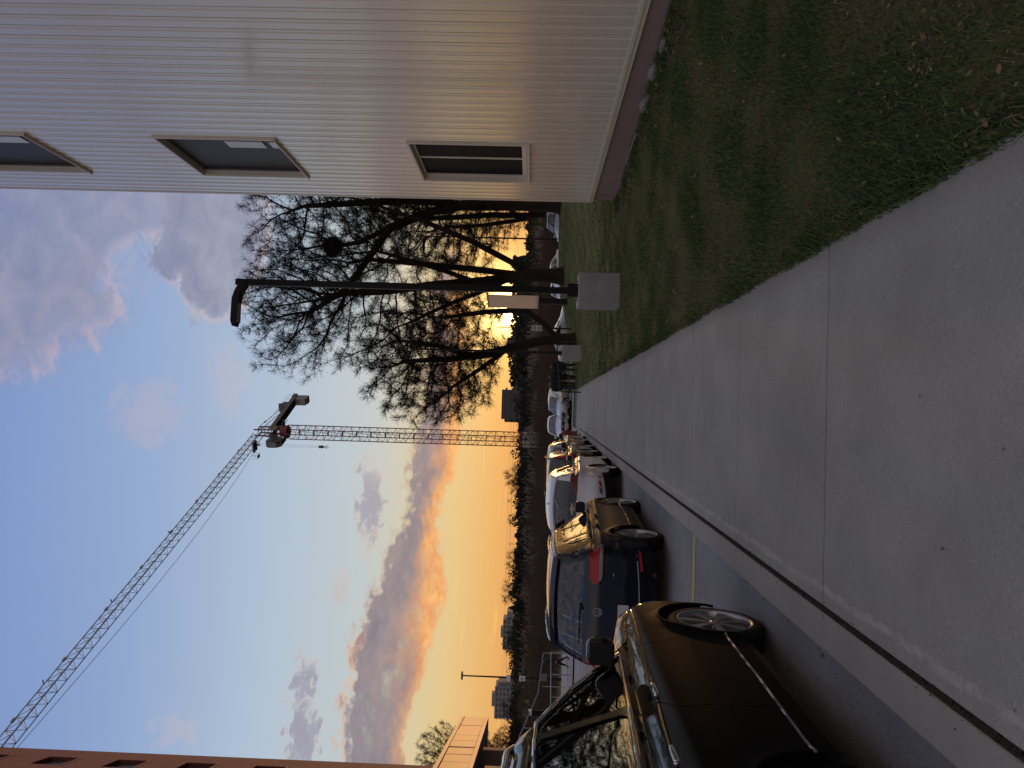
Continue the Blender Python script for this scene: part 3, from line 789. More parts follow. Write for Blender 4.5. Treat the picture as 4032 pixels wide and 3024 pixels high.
def cr(P, t):
    """Catmull-Rom through control rows at parameter t"""
    n = len(P) - 1; i = min(max(int(t), 0), n - 1); u = t - i
    p0, p1, p2, p3 = P[max(i - 1, 0)], P[i], P[i + 1], P[min(i + 2, n)]
    return [.5 * ((2 * b) + (-a + c) * u + (2 * a - 5 * b + 4 * c - d) * u * u + (-a + 3 * b - 3 * c + d) * u ** 3) for a, b, c, d in zip(p0, p1, p2, p3)]

class Car:
    """body = two side skins x = W(y, z) and one strip wrapped over nose, hood, roof and tail; panes and lamps are cut from the same surfaces"""
    def __init__(s, sp):
        s.sp = sp; s.sil = sp['sil']; s.n = len(s.sil) - 1; s.L = sp['L']; s.w0 = sp['w'] / 2
        s.ya, s.yf = sp['ax']; s.Rw = sp.get('Rw', .365); s.Ra = s.Rw + .065
    def W(s, y, z):
        sp = s.sp; w_ = s.w0; L = s.L
        w_ *= 1 - sp.get('cF', .13) * max(0, (y - (L - 1.25)) / 1.25) ** 2.3 - sp.get('cR', .07) * max(0, (1.0 - y) / 1.0) ** 2.2
        zb = sp['belt'] + sp.get('bsl', -.03) * (y - L * .45)
        k = zb - .02; t = z - k
        if t > 0: w_ -= sp.get('tum', .40) * (math.sqrt(t * t + .0025) - .05)
        sh = k - .13
        w_ += .016 * math.exp(-((z - sh) / .045) ** 2) - .014 * math.exp(-((z - (sh - .17)) / .10) ** 2)
        if z < .42: w_ -= .35 * (.42 - z) ** 1.5
        if z < k: w_ -= .03 * max(0, (z - .75)) / .4
        q_ = min(1, max(0, (z - (k - .115)) / .10)); w_ -= sp.get('shoulder', .062) * q_ * q_ * (3 - 2 * q_)
        for yc in (s.ya, s.yf):
            d = math.hypot(y - yc, z - s.Rw)
            w_ += .020 * math.exp(-((d - s.Ra - .005) / .055) ** 2) * (1 if z > .25 else .4)
        return w_
    def P(s, t): return cr(s.sil, t)
    def nrm(s, t):
        a = s.P(max(t - .02, 0)); b = s.P(min(t + .02, s.n)); dy, dz = b[0] - a[0], b[1] - a[1]; l = math.hypot(dy, dz) or 1
        return -dz / l, dy / l
    def Q(s, t):
        y, z, r, b = s.P(t); ny, nz = s.nrm(t); return y - ny * r, z - nz * r
    def wrap(s, t, u, off=0):
        """t along the silhouette, u in -1..1 across"""
        y, z, r, b = s.P(t); ny, nz = s.nrm(t)
        qy, qz = y - ny * r, z - nz * r; wq = s.W(qy, qz); a = abs(u); tc = .84
        if a <= tc:
            k = a / tc; x = (wq - r) * k; o = b * (1 - k * k); dx = 0
            nx_ = 2 * b * k / max(wq - r, .1)
        else:
            th_ = (a - tc) / (1 - tc) * math.pi / 2; x = wq - r + r * math.sin(th_); o = -(r - r * math.cos(th_)); nx_ = math.tan(min(th_, 1.55))
        sg = 1 if u >= 0 else -1
        l = math.sqrt(1 + nx_ * nx_)
        if off: x += off * nx_ / l; o += off / l
        return Vector((sg * x, y + ny * o, z + nz * o))
    def wnormal(s, t, u):
        e = .01; a = s.wrap(min(t + e, s.n), u) - s.wrap(max(t - e, 0), u); b = s.wrap(t, min(u + e, 1)) - s.wrap(t, max(u - e, -1))
        n = b.cross(a); n = n if n.length > 1e-9 else Vector((0, 0, 1)); n.normalize()
        y, z, r, bb = s.P(t); ny, nz = s.nrm(t)
        ref = Vector((u, ny, nz)); return n if n.dot(ref) > 0 else -n
    def side(s, y, z, sg, off=0): return Vector((sg * (s.W(y, z) + off), y, z))
    def snormal(s, y, z, sg):
        e = .006; a = (s.W(y + e, z) - s.W(y - e, z)) / (2 * e); b = (s.W(y, z + e) - s.W(y, z - e)) / (2 * e)
        return Vector((sg, -a, -b)).normalized()
    def emit(s, name, v, T, fpos, fnor, m, parent, thick=0):
        used = sorted({i for t in T for i in t}); ix = {a: b for b, a in enumerate(used)}
        V = [fpos(v[i].x, v[i].y) for i in used]; N = [fnor(v[i].x, v[i].y) for i in used]
        F_ = []
        for t in T:
            a, b, c = (ix[i] for i in t); nn = (V[b] - V[a]).cross(V[c] - V[a])
            F_.append((a, b, c) if nn.dot(N[a] + N[b] + N[c]) > 0 else (a, c, b))
        me = bpy.data.meshes.new(name); me.from_pydata(V, [], F_); me.materials.append(m)
        me.polygons.foreach_set('use_smooth', [True] * len(F_))
        me.normals_split_custom_set_from_vertices(N)
        o = bpy.data.objects.new(name, me); link(o, parent); return o
    def side_patch(s, name, poly, m, parent, sgs=(1, -1), off=.003, g=.06):
        v, T = cdt(poly, g=g); T = [t[0] for t in T]; out = []
        for sg in sgs:
            out.append(s.emit(name, v, T, lambda y, z: s.side(y, z, sg, off), lambda y, z: s.snormal(y, z, sg), m, parent))
        return out
    def wrap_patch(s, name, poly, m, parent, off=.004, g=.12, mirror=False):
        v, T = cdt(poly, g=g); T = [t[0] for t in T]; out = []
        for sg in ((1, -1) if mirror else (1,)):
            out.append(s.emit(name, v, T, lambda t, u: s.wrap(t, u * sg, off), lambda t, u: s.wnormal(t, u * sg), m, parent))
        return out

def tube_on(mb, pts, r, n=5):
    for a, b in zip(pts[:-1], pts[1:]): mb.bar(a, b, r, r, n, True)

WHEELS = {}
def wheel(parent, x, y, sg, Rw, style=7, rimR=.245, wd=.225, mrim=None):
    key = (Rw, style, rimR, wd, mrim.name if mrim else '')
    if key not in WHEELS:
        mb = MB(); h = wd / 2
        mb.lathe([(rimR, -h + .02), (rimR + .02, -h), (Rw - .05, -h - .004), (Rw - .012, -h + .015), (Rw, -h + .04), (Rw, -.045), (Rw - .008, -.04), (Rw - .008, -.03), (Rw, -.025), (Rw, .025), (Rw - .008, .03), (Rw - .008, .04), (Rw, .045), (Rw, h - .04), (Rw - .012, h - .015), (Rw - .05, h + .004), (rimR + .02, h), (rimR, h - .02)], 48, axis='x')
        ty = mb.build('wheel', M_rub, None, auto=35)
        mb = MB(); 
        mb.lathe([(rimR + .006, h - .012), (rimR + .012, h + .001), (rimR + .002, h + .003), (rimR - .012, h - .006), (rimR - .02, h - .03), (rimR - .028, h - .11)], 48, axis='x')
        mb.lathe([(.0, h - .012), (.025, h - .012), (.034, h - .018), (.045, h - .022), (.07, h - .05)], 24, axis='x')
        for k in range(style):
            a = 2 * math.pi * k / style + .3
            c, s_ = math.cos(a), math.sin(a)
            def pt(rr, tt, xx): return (xx, rr * c - tt * s_, rr * s_ + tt * c)
            w0, w1 = .020, .036 if style <= 7 else .018
            Vv = [pt(.04, -w0, h - .02), pt(.04, w0, h - .02), pt(.15, w1 * .8, h - .016), pt(rimR - .008, w1 * 1.2, h - .016), pt(rimR - .008, -w1 * 1.2, h - .016), pt(.15, -w1 * .8, h - .016)]
            Vb = [(q[0] - .035, q[1], q[2]) for q in Vv]
            mb.add(Vv + Vb, [(0, 1, 2, 5), (5, 2, 3, 4), (0, 6, 7, 1), (1, 7, 8, 2), (2, 8, 9, 3), (3, 9, 10, 4), (4, 10, 11, 5), (5, 11, 6, 0)])
        ri = mb.build('rim', mrim or M_rim, ty, auto=30)
        mb = MB(); mb.lathe([(0.0, h - .085), (.17, h - .085), (.17, h - .10), (rimR - .004, h - .115), (rimR, -h + .02)], 40, axis='x')
        bk = mb.build('brake_disc', M_rimd, ty, auto=35)
        WHEELS[key] = (ty.data, ri.data, bk.data)
        for q in (ri, bk, ty): bpy.data.objects.remove(q)
    a, b, c = WHEELS[key]
    t = bpy.data.objects.new('wheel', a); link(t, parent); t.location = (sg * x, y, Rw); t.rotation_euler = (rnd.uniform(0, 6), 0, 0 if sg > 0 else math.pi)
    for nm, d in (('rim', b), ('brake_disc', c)): link(bpy.data.objects.new(nm, d), t)
    return t

def build_car(sp, loc, rz, label, group=None, cat='car', pitch=None):
    c = Car(sp); m = sp['paint']; hd = sp.get('detail', 1)
    root = empty(sp.get('name', 'parked_car'), loc, rz, -SL if pitch is None else pitch); tag(root, label, cat, group)
    g = .030 if hd > 1 else .05 if hd == 1 else .2
    n = c.n; Rw, Ra = c.Rw, c.Ra
    # ---- side skins
    outer = [c.Q(n * i / 90) for i in range(91)]
    zs_ = sp.get('sill', .27)
    def arch(yc, d=1):
        P = []; z0 = zs_; dz = z0 - Rw; a0 = math.asin(max(-1, dz / Ra))
        for k in range(15):
            a = a0 + (math.pi - 2 * a0) * k / 14; P.append((yc + Ra * math.cos(a), Rw + Ra * math.sin(a)))
        return P
    yF = outer[-1][0]; yB = outer[0][0]
    bottom = []
    if yF > c.yf + Ra + .03: bottom.append((yF - .02, max(zs_, outer[-1][1] - .02)))
    bottom += arch(c.yf) + [(c.yf - Ra - .12, zs_ - .01), (c.ya + Ra + .12, zs_ - .01)] + arch(c.ya)
    if yB < c.ya - Ra - .03: bottom.append((yB + .02, max(zs_, outer[0][1] - .02)))
    poly = outer + bottom
    wins = [rounded(P, .05) for P in sp['windows']]
    seams = []; sg_ = .004
    for sm_ in sp.get('seams', []):
        seams.append([(y - sg_, z) for y, z in sm_]); seams.append([(y + sg_, z) for y, z in sm_])
    v, T = cdt(poly, wins, seams, g)
    def in_seam(y, z):
        for sm_ in sp.get('seams', []):
            for (ya_, za), (yb_, zb_) in zip(sm_[:-1], sm_[1:]):
                if min(za, zb_) <= z <= max(za, zb_):
                    yy = ya_ + (yb_ - ya_) * (z - za) / ((zb_ - za) or 1)
                    if abs(y - yy) < sg_: return True
        return False
    def region(y, z):
        k = 0
        for sm_ in sp.get('seams', []):
            P = sorted(sm_, key=lambda q: q[1]); z_ = min(max(z, P[0][1]), P[-1][1])
            for (ya_, za), (yb_, zb_) in zip(P[:-1], P[1:]):
                if za <= z_ <= zb_:
                    yy = ya_ + (yb_ - ya_) * (z_ - za) / ((zb_ - za) or 1); break
            if y > yy: k += 1
        return k
    names = sp.get('regions', ['body_side'])
    groups = {}
    for t, cy, cz in T:
        if in_seam(cy, cz): continue
        groups.setdefault(region(cy, cz), []).append(t)
    for k, TT in groups.items():
        for sg in (1, -1):
            c.emit(names[min(k, len(names) - 1)], v, TT, lambda y, z: c.side(y, z, sg), lambda y, z: c.snormal(y, z, sg), m, root)
    for i, P in enumerate(wins):
        gl = sp.get('sideglass', GL_dark)
        c.side_patch('side_window', P, gl, root, off=-.010, g=max(g, .1))
    # ---- wrapped strip with the glass cut out
    t1, t2, t3, t4 = sp['glass_t']                # rear glass t range, windscreen t range
    rg = rounded([(t1, -.74), (t2, -.70), (t2, .70), (t1, .74)], .12); ws = rounded([(t3, -.84), (t4, -.86), (t4, .86), (t3, .84)], .10)
    if sp.get('rg'): rg = rounded(sp['rg'] + [(t, -u) for t, u in sp['rg'][::-1]], .12)
    v, T = cdt([(0, -1), (n, -1), (n, 1), (0, 1)], [rg, ws], [[(sp['tail_t'], -1), (sp['tail_t'], 1)], [(t4, -1), (t4, 1)], [(t2, -1), (t2, 1)], [(t3, -1), (t3, 1)], [(sp['nose_t'], -1), (sp['nose_t'], 1)]], .22 if hd > 0 else .34)
    cats = {}
    for t, a, u in T:
        nm = 'rear_bumper' if a < sp['tail_t'] else 'tailgate' if a < t2 else 'roof' if a < t3 + .0 else 'hood' if a < sp['nose_t'] and a > t4 else 'front_bumper' if a >= sp['nose_t'] else 'windscreen_pillar' if u > 0 else 'windscreen_pillar '
        cats.setdefault(nm, []).append(t)
    for nm, TT in cats.items():
        c.emit(nm.strip(), v, TT, lambda t, u: c.wrap(t, u), lambda t, u: c.wnormal(t, u), sp.get('pmat', {}).get(nm, m), root)
    c.wrap_patch('rear_window', rg, sp.get('rearglass', GL_mid), root, -.006, .25)
    c.wrap_patch('windscreen', ws, sp.get('frontglass', GL_clear), root, -.006, .25)
    # ---- underbody, wheel housings, cabin
    mb = MB(); w_ = c.w0 - .05
    mb.box(-w_ + .26, w_ - .26, .22, c.L - .22, .20, .60)
    mb.box(-w_, w_, c.ya + Ra + .02, c.yf - Ra - .02, .22, .62)
    mb.box(-w_ + .2, w_ - .2, .2, c.L - .3, .60, .72)
    mb.build('underbody', M_blk, root)
    for yc in (c.ya, c.yf):
        for sg in (1, -1):
            mb = MB(); P = arch(yc); xs_ = (sg * (c.w0 - .30), sg * (c.w0 - .035))
            for p, q in zip(P[:-1], P[1:]):
                mb.add([(xs_[0], p[0], p[1]), (xs_[0], q[0], q[1]), (xs_[1], q[0], q[1]), (xs_[1], p[0], p[1])], [(0, 1, 2, 3)])
            mb.add([(xs_[0], yc, Rw)] + [(xs_[0], a, b) for a, b in P], [(0, i, i + 1) for i in range(1, len(P))])
            mb.build('wheel_housing', M_blk, root)
            wheel(root, c.w0 - .125, yc, sg, Rw, sp.get('spokes', 7), sp.get('rimR', .245), mrim=sp.get('rimmat'))
    if hd >= 0:
        zb = sp['belt']; mb = MB()
        mb.box(-w_ + .10, w_ - .10, 1.0, c.L - 1.9, .60, .66)
        mb.box(-w_ + .08, w_ - .08, c.L - 1.95, c.L - 1.35, .70, zb - .10)
        mb.build('dashboard', M_blk, root)
        for yy, xx in ((c.ya + 1.55, .38), (c.ya + 1.55, -.38), (c.ya + .62, .38), (c.ya + .62, -.38)):
            mb = MB(); r_ = sp.get('rake', .18)
            M_ = Matrix.Rotation(R(14), 4, 'X')
            mb.rbox(xx, yy + .25, zb - .42, .50, .52, .20, .07); mb.rbox(xx, yy - .02, zb - .10, .50, .15, .70, .07, M=M_)
            mb.rbox(xx, yy - .13, zb + .34, .27, .10, .19, .05, M=M_); mb.build('seat', sp.get('seatmat', M_cloth), root, auto=40)
    return root, c
CP = 'parked cars along the kerb'
M_red2 = mat('tail_lens_maroon', (.11, .004, .008), .2, spec=.4, coat=.4)
def rail_pts(c, t0, t1, u, off, k=12): return [c.wrap(t0 + (t1 - t0) * i / k, u, off) for i in range(k + 1)]
def mirror(root, c, y, z, sg, m, sx=.20, sz=.17):
    x = c.W(y, z); mb = MB()
    mb.rbox(sg * (x + .02 + sx / 2), y + .05, z + .02, sx, .14, sz, .06, 3); o = mb.build('side_mirror', m, root, auto=50)
    mb = MB(); mb.rbox(sg * (x - .0), y + .06, z - .055, .12, .07, .05, .02); mb.build('mirror_arm', M_blk, o)
    mb = MB(); mb.rbox(sg * (x + .02 + sx / 2), y - .024, z + .02, sx - .035, .006, sz - .035, .03, 2); mb.build('mirror_glass', M_blk, o)
    return o
def handle(root, c, y, z, sg, m):
    x = c.W(y, z); mb = MB()
    M_ = Matrix.Rotation(R(0), 4, 'Z')
    mb.rbox(sg * (x + .028), y, z, .018, .17, .034, .008, 2, M_); mb.rbox(sg * (x + .012), y + .075, z, .03, .025, .028, .008); mb.rbox(sg * (x + .012), y - .075, z, .03, .025, .028, .008)
    o = mb.build('door_handle', m, root, auto=50)
    P = [(y - .01 + .085 * math.cos(a), z - .005 + .052 * math.sin(a)) for a in [i * math.pi / 9 for i in range(18)]]
    c.side_patch('handle_recess', P, M_gblk, o, sgs=(sg,), off=.0015, g=.03)
def trim_line(root, c, pts, r, m, off=.004, name='chrome_trim', sgs=(1, -1)):
    for sg in sgs:
        mb = MB(); tube_on(mb, [c.side(y, z, sg, off) for y, z in resample(pts, .08, False)], r, 6); mb.build(name, m, root, auto=60)

# --- 1. big dark SUV beside the camera
big = dict(name='parked_suv', L=4.92, w=1.96, paint=P_dark, ax=(1.00, 3.90), Rw=.385, rimR=.285, spokes=7, detail=2, belt=1.20, bsl=-.035, tum=.36, cF=.13, cR=.06,
    sil=[(.16, .30, .10, .10), (.02, .52, .14, .12), (.0, .78, .14, .10), (.06, 1.08, .12, .07), (.12, 1.24, .08, .06), (.34, 1.66, .08, .06), (.62, 1.78, .08, .04), (1.3, 1.845, .09, .05), (1.95, 1.84, .09, .05), (2.32, 1.78, .08, .07),
         (3.30, 1.24, .08, .11), (3.95, 1.15, .10, .06), (4.52, 1.02, .14, .10), (4.84, .84, .18, .16), (4.92, .60, .18, .18), (4.80, .30, .12, .12)],
    glass_t=(4.05, 4.95, 9.05, 9.98), tail_t=2.2, nose_t=12.3, sideglass=GL_mid, frontglass=GL_clear,
    windows=[[(3.02, 1.215), (2.14, 1.245), (2.13, 1.70), (2.26, 1.70), (2.62, 1.50)], [(2.04, 1.25), (1.26, 1.28), (1.20, 1.70), (2.03, 1.705)], [(1.16, 1.285), (.52, 1.32), (.66, 1.60), (1.10, 1.69)]],
    seams=[[(.98, 1.0), (1.20, 1.27)], [(1.40, .30), (1.20, .86), (1.21, 1.27)], [(2.06, .27), (2.09, 1.0), (2.09, 1.24)], [(3.42, .50), (3.34, .80), (3.12, 1.10), (3.06, 1.19)]],
    regions=['rear_quarter', 'rear_quarter', 'rear_door', 'front_door', 'front_wing'], seatmat=M_cloth2)
big['seams'] = big['seams'][1:]; big['regions'] = ['rear_quarter', 'rear_door', 'front_door', 'front_wing']
big['sil'] = [(y, z + (.07 if z > .5 else .02), r, b) for y, z, r, b in big['sil']]; big['belt'] += .07; big['sill'] = .30; big['Rw'] = .40; big['rimR'] = .30
for k_ in ('windows', 'seams'): big[k_] = [[(y, z + (.07 if z > .4 else 0)) for y, z in P_] for P_ in big[k_]]
big['sil'] = [(y, z + (.07 if 5 <= i_ <= 9 else .03 if i_ == 4 else 0), r, b) for i_, (y, z, r, b) in enumerate(big['sil'])]
big['windows'] = [[(y, z + (.07 if z > 1.6 else .05 if z > 1.5 else 0)) for y, z in P_] for P_ in big['windows']]
BX, BY = -2.71, 2.36
r1, c1 = build_car(big, (BX, BY, float(zr(BY) + ro(BY)) + .005), R(0), 'dark brown SUV with chrome window trim parked nearest the viewer, its rear cut off', CP)
for sg in (1, -1):
    mirror(r1, c1, 2.86, 1.40, sg, M_gblk, .19, .20)
    handle(r1, c1, 2.24, 1.135, sg, M_chr); handle(r1, c1, 1.38, 1.16, sg, M_chr)
    c1.side_patch('pillar_trim', [(2.125, 1.315), (2.05, 1.32), (2.04, 1.845), (2.12, 1.84)], mat('brown_pillar', (.045, .032, .024), .15, spec=.6) if 'brown_pillar' not in MATS else MATS['brown_pillar'], r1, sgs=(sg,), off=.002)
trim_line(r1, c1, [(3.08, 1.268), (2.1, 1.302), (1.2, 1.338), (.5, 1.375)], .011, M_chr, .006)
trim_line(r1, c1, [(3.08, 1.27), (2.66, 1.64), (2.28, 1.855), (2.05, 1.862), (1.2, 1.858), (.66, 1.765), (.5, 1.38)], .014, M_chr, .008)
trim_line(r1, c1, [(3.40, .43), (2.4, .425), (1.45, .44)], .010, MATS['rim_alloy'], .012, 'sill_trim')
for sg in (1, -1):
    mb = MB(); tube_on(mb, [c1.wrap(5.7 + 3.1 * i / 14, sg * .80, .045 * math.sin(math.pi * i / 14) ** .3 + .004) for i in range(15)], .024, 8); mb.build('roof_rail', M_chr, r1, auto=60)
c1.wrap_patch('headlight', [(12.55, .60), (13.25, .62), (13.2, 1.0), (12.45, 1.0)], M_lens, r1, .004, .1, True)
c1.wrap_patch('grille', [(13.0, -.5), (14.1, -.45), (14.1, .45), (13.0, .5)], M_gblk, r1, .004, .15)
for yc in (c1.ya, c1.yf):                      # black arch mouldings
    for sg in (1, -1):
        P = [(yc + (c1.Ra + .004) * math.cos(a), c1.Rw + (c1.Ra + .004) * math.sin(a)) for a in [math.pi * (-.06 + 1.12 * i / 22) for i in range(23)]]
        mb = MB(); tube_on(mb, [c1.side(y, z, sg, .002) for y, z in P], .012, 6); mb.build('arch_moulding', P_dark, r1, auto=60)

# --- 2. deep blue SUV seen from behind
vw = dict(name='parked_suv', L=4.78, w=1.93, paint=P_blue, ax=(.96, 3.86), Rw=.385, rimR=.285, spokes=5, detail=2, belt=1.10, bsl=-.03, tum=.40, cF=.12, cR=.08, sill=.30,
    sil=[(.20, .28, .08, .12), (.05, .42, .14, .13), (.0, .66, .16, .12), (.07, .92, .15, .09), (.12, 1.22, .11, .07), (.38, 1.615, .09, .06), (.56, 1.69, .07, .04), (1.3, 1.735, .10, .05), (1.95, 1.725, .10, .05), (2.30, 1.66, .08, .07),
         (3.22, 1.12, .08, .11), (3.9, 1.03, .10, .06), (4.45, .92, .14, .10), (4.72, .76, .18, .16), (4.78, .55, .18, .18), (4.66, .28, .12, .12)],
    glass_t=(4.06, 4.93, 9.05, 9.98), tail_t=2.15, nose_t=12.3, sideglass=GL_mid, rearglass=tglass('tailgate_glass', (.62, .70, .76), 1.1), frontglass=tglass('clear_screen', (.62, .68, .68)),
    rg=[(4.05, -.80), (4.93, -.76)],
    windows=[[(2.98, 1.12), (2.12, 1.145), (2.10, 1.57), (2.26, 1.57), (2.6, 1.38)], [(2.02, 1.15), (1.26, 1.17), (1.20, 1.58), (2.01, 1.575)], [(1.16, 1.175), (.62, 1.20), (.74, 1.46), (1.10, 1.57)]],
    seams=[[(1.36, .32), (1.20, .80), (1.21, 1.17)], [(2.04, .29), (2.07, .9), (2.07, 1.14)], [(3.34, .50), (3.28, .75), (3.10, 1.02), (3.02, 1.1)]],
    regions=['rear_quarter', 'rear_door', 'front_door', 'front_wing'])
VX, VY = -2.94, 10.72
r2, c2 = build_car(vw, (VX, VY, float(zr(VY) + ro(VY)) + .005), R(-2.6), 'deep navy blue SUV with a round silver badge seen from behind, second in the row', CP)
for sg in (1, -1):
    mirror(r2, c2, 2.80, 1.20, sg, M_gblk, .20, .19)
    handle(r2, c2, 2.22, .98, sg, P_blue); handle(r2, c2, 1.40, 1.0, sg, P_blue)
trim_line(r2, c2, [(3.04, 1.10), (2.1, 1.13), (1.2, 1.155), (.6, 1.185)], .010, M_chr, .006)
trim_line(r2, c2, [(3.36, .46), (2.4, .44), (1.5, .45)], .009, M_chr, .010, 'sill_trim')
for sg in (1, -1):
    mb = MB(); tube_on(mb, [c2.wrap(5.8 + 2.9 * i / 14, sg * .82, .035 * math.sin(math.pi * i / 14) ** .3 + .004) for i in range(15)], .014, 6); mb.build('roof_rail', M_chr, r2, auto=60)
# tail lamps: red above, clear band below, wrapping on to the quarter panel
c2.wrap_patch('tail_light', rounded([(3.52, .44), (3.42, .46), (3.42, 1.0), (3.90, 1.0), (3.84, .58), (3.70, .46)], .05), M_red, r2, .007, .06, True)
c2.wrap_patch('reverse_light', rounded([(3.41, .46), (3.28, .50), (3.24, .60), (3.24, 1.0), (3.41, 1.0)], .03), M_amb, r2, .007, .06, True)
c2.wrap_patch('rear_reflector', rounded([(1.10, .66), (1.10, .93), (1.26, .93), (1.26, .66)], .04), M_refl, r2, .006, .06, True)
c2.wrap_patch('bumper_trim', [(1.36, -.9), (1.42, -.9), (1.42, .9), (1.36, .9)], M_chr, r2, .004, .1)
c2.wrap_patch('bumper_lower', [(.0, -.9), (.9, -.9), (.9, .9), (.0, .9)], M_blk, r2, .006, .12)
c2.wrap_patch('rear_spoiler', [(4.98, -.86), (5.5, -.86), (5.5, .86), (4.98, .86)], P_blue, r2, .035, .1)
def plate(root, y, z, x=0, w_=.31, h=.155, rx=0, text=None):
    mb = MB(); mb.rbox(x, y, z, w_, .006, h, .01); o = mb.build('licence_plate', M_plate, root)
    if text:
        cu = bpy.data.curves.new('plate_text', 'FONT'); cu.body = text; cu.size = h * .52; cu.align_x = 'CENTER'; cu.align_y = 'CENTER'; cu.extrude = .001
        t_ = bpy.data.objects.new('plate_text', cu); COL.objects.link(t_); dg = bpy.context.evaluated_depsgraph_get()
        me = bpy.data.meshes.new_from_object(t_.evaluated_get(dg)); bpy.data.objects.remove(t_); me.materials.clear(); me.materials.append(M_ink)
        q = bpy.data.objects.new('lettering', me); link(q, o); q.location = (x, y - .0045, z); q.rotation_euler = (R(90), 0, 0)
    return o
plate(r2, -.135, .70, text='L')
def disc_badge(root, y, z, r=.062):
    """round badge: ring with a V above a W"""
    mb = MB(); mb.lathe([(r * .86, -.006), (r, -.006), (r, .006), (r * .86, .006)], 40, (0, y, z), 'y')
    k = r * .9; th = r * .075
    def st(a, b): mb.bar((a[0] * k, y - .002, z + a[1] * k), (b[0] * k, y - .002, z + b[1] * k), th, th, 4)
    st((-.36, .92), (0, .16)); st((.36, .92), (0, .16))
    st((-.82, .50), (-.36, -.78)); st((-.36, -.78), (0, .02)); st((0, .02), (.36, -.78)); st((.36, -.78), (.82, .50))
    o = mb.build('badge', M_chr, root)
    mb = MB(); mb.lathe([(0, .003), (r * .88, .003)], 30, (0, y, z), 'y'); mb.build('badge_back', M_gblk, o)
pb = c2.wrap(3.45, 0, 0); disc_badge(r2, pb.y - .012, pb.z)
mb = MB(); mb.rbox(-.53, c2.wrap(2.9, .5, 0).y - .01, .83, .10, .006, .022, .004); mb.rbox(.53, c2.wrap(2.9, .5, 0).y - .01, .83, .07, .006, .022, .004); mb.build('model_script', M_chr, r2)
mb = MB(); a = c2.wrap(4.12, .1, .015); b = c2.wrap(4.16, -.6, .015); mb.bar(a, b, .008, .005, 5); mb.bar(c2.wrap(4.02, 0, .01), a, .02, .012, 6); mb.build('rear_wiper', M_blk, r2)
for x_ in (-.55, .55):
    mb = MB(); mb.bar((x_, .10, .26), (x_, .02, .25), .035, .035, 12); mb.build('exhaust_pipe', M_rimd, r2, auto=40)

# --- 3. white crossover
eq = dict(name='parked_suv', L=4.66, w=1.84, paint=P_white, ax=(.93, 3.66), Rw=.36, rimR=.25, spokes=5, detail=1, belt=1.09, bsl=-.035, tum=.40, cF=.12, cR=.10, sill=.30,
    sil=[(.20, .32, .06, .12), (.06, .45, .14, .15), (.0, .64, .17, .14), (.06, .86, .16, .11), (.12, 1.20, .13, .09), (.46, 1.55, .12, .07), (.70, 1.66, .10, .04), (1.3, 1.74, .12, .05), (1.9, 1.73, .12, .05), (2.25, 1.65, .10, .07),
         (3.12, 1.10, .08, .11), (3.8, 1.02, .10, .06), (4.35, .90, .14, .10), (4.6, .74, .18, .16), (4.66, .52, .18, .18), (4.54, .28, .12, .12)],
    glass_t=(4.02, 4.93, 9.05, 9.98), tail_t=2.3, nose_t=12.3, sideglass=GL_dark, rearglass=GL_dark,
    rg=[(4.02, -.76), (4.93, -.84)],
    windows=[[(2.88, 1.11), (2.04, 1.13), (2.02, 1.52), (2.2, 1.52), (2.5, 1.36)], [(1.95, 1.14), (1.22, 1.16), (1.16, 1.53), (1.94, 1.525)], [(1.12, 1.165), (.60, 1.21), (.76, 1.42), (1.08, 1.52)]],
    seams=[[(1.30, .32), (1.16, .80), (1.17, 1.15)], [(1.97, .29), (2.0, .9), (2.0, 1.13)], [(3.2, .50), (3.14, .75), (3.0, 1.02), (2.93, 1.09)]],
    regions=['rear_quarter', 'rear_door', 'front_door', 'front_wing'])
r3, c3 = build_car(eq, (-2.38, 17.25, float(zr(17.25) + ro(17.25)) + .005), R(-1.0), 'white crossover with dark red tail lamps and gold bow tie badge, third in row', CP)
for sg in (1, -1): mirror(r3, c3, 2.72, 1.17, sg, P_white, .18, .16); handle(r3, c3, 2.14, .97, sg, P_white)
trim_line(r3, c3, [(2.93, 1.09), (2.0, 1.115), (1.16, 1.145), (.58, 1.19), (.74, 1.44), (1.1, 1.54), (2.2, 1.54), (2.55, 1.36), (2.93, 1.09)], .008, M_chr, .005)
c3.wrap_patch('tail_light', rounded([(3.66, .36), (3.60, .40), (3.60, 1.0), (4.12, 1.0), (4.06, .72)], .05), M_red2, r3, .008, .06, True)
c3.wrap_patch('tailgate_panel', [(3.62, -.76), (3.62, .76), (4.06, .76), (4.06, -.76)], M_gblk, r3, .005, .1)
c3.wrap_patch('bumper_lamp', rounded([(1.42, .62), (1.42, .90), (1.72, .90), (1.72, .70)], .05), M_refl, r3, .006, .06, True)
c3.wrap_patch('reverse_lamp', rounded([(1.42, .44), (1.42, .60), (1.72, .67), (1.68, .50)], .05), mat('lamp_grey', (.10, .10, .12), .2), r3, .006, .06, True)
c3.wrap_patch('bumper_lower', [(.0, -.96), (1.1, -.96), (1.1, .96), (.0, .96)], M_blk, r3, .008, .12)
pp = c3.wrap(2.9, 0, 0); plate(r3, pp.y - .012, pp.z, text='A')
pb = c3.wrap(3.84, 0, .012); mb = MB(); mb.rbox(0, pb.y - .004, pb.z, .27, .012, .045, .006); mb.rbox(0, pb.y - .004, pb.z, .09, .014, .085, .006); mb.build('badge', M_bow, r3)
mb = MB(); a = c3.wrap(6.0, 0, .0); mb.prism([(a.y - .06, a.z), (a.y + .10, a.z), (a.y - .02, a.z + .07), (a.y - .06, a.z + .07)], -.015, .015, 'yz'); mb.build('roof_antenna', P_white, r3)
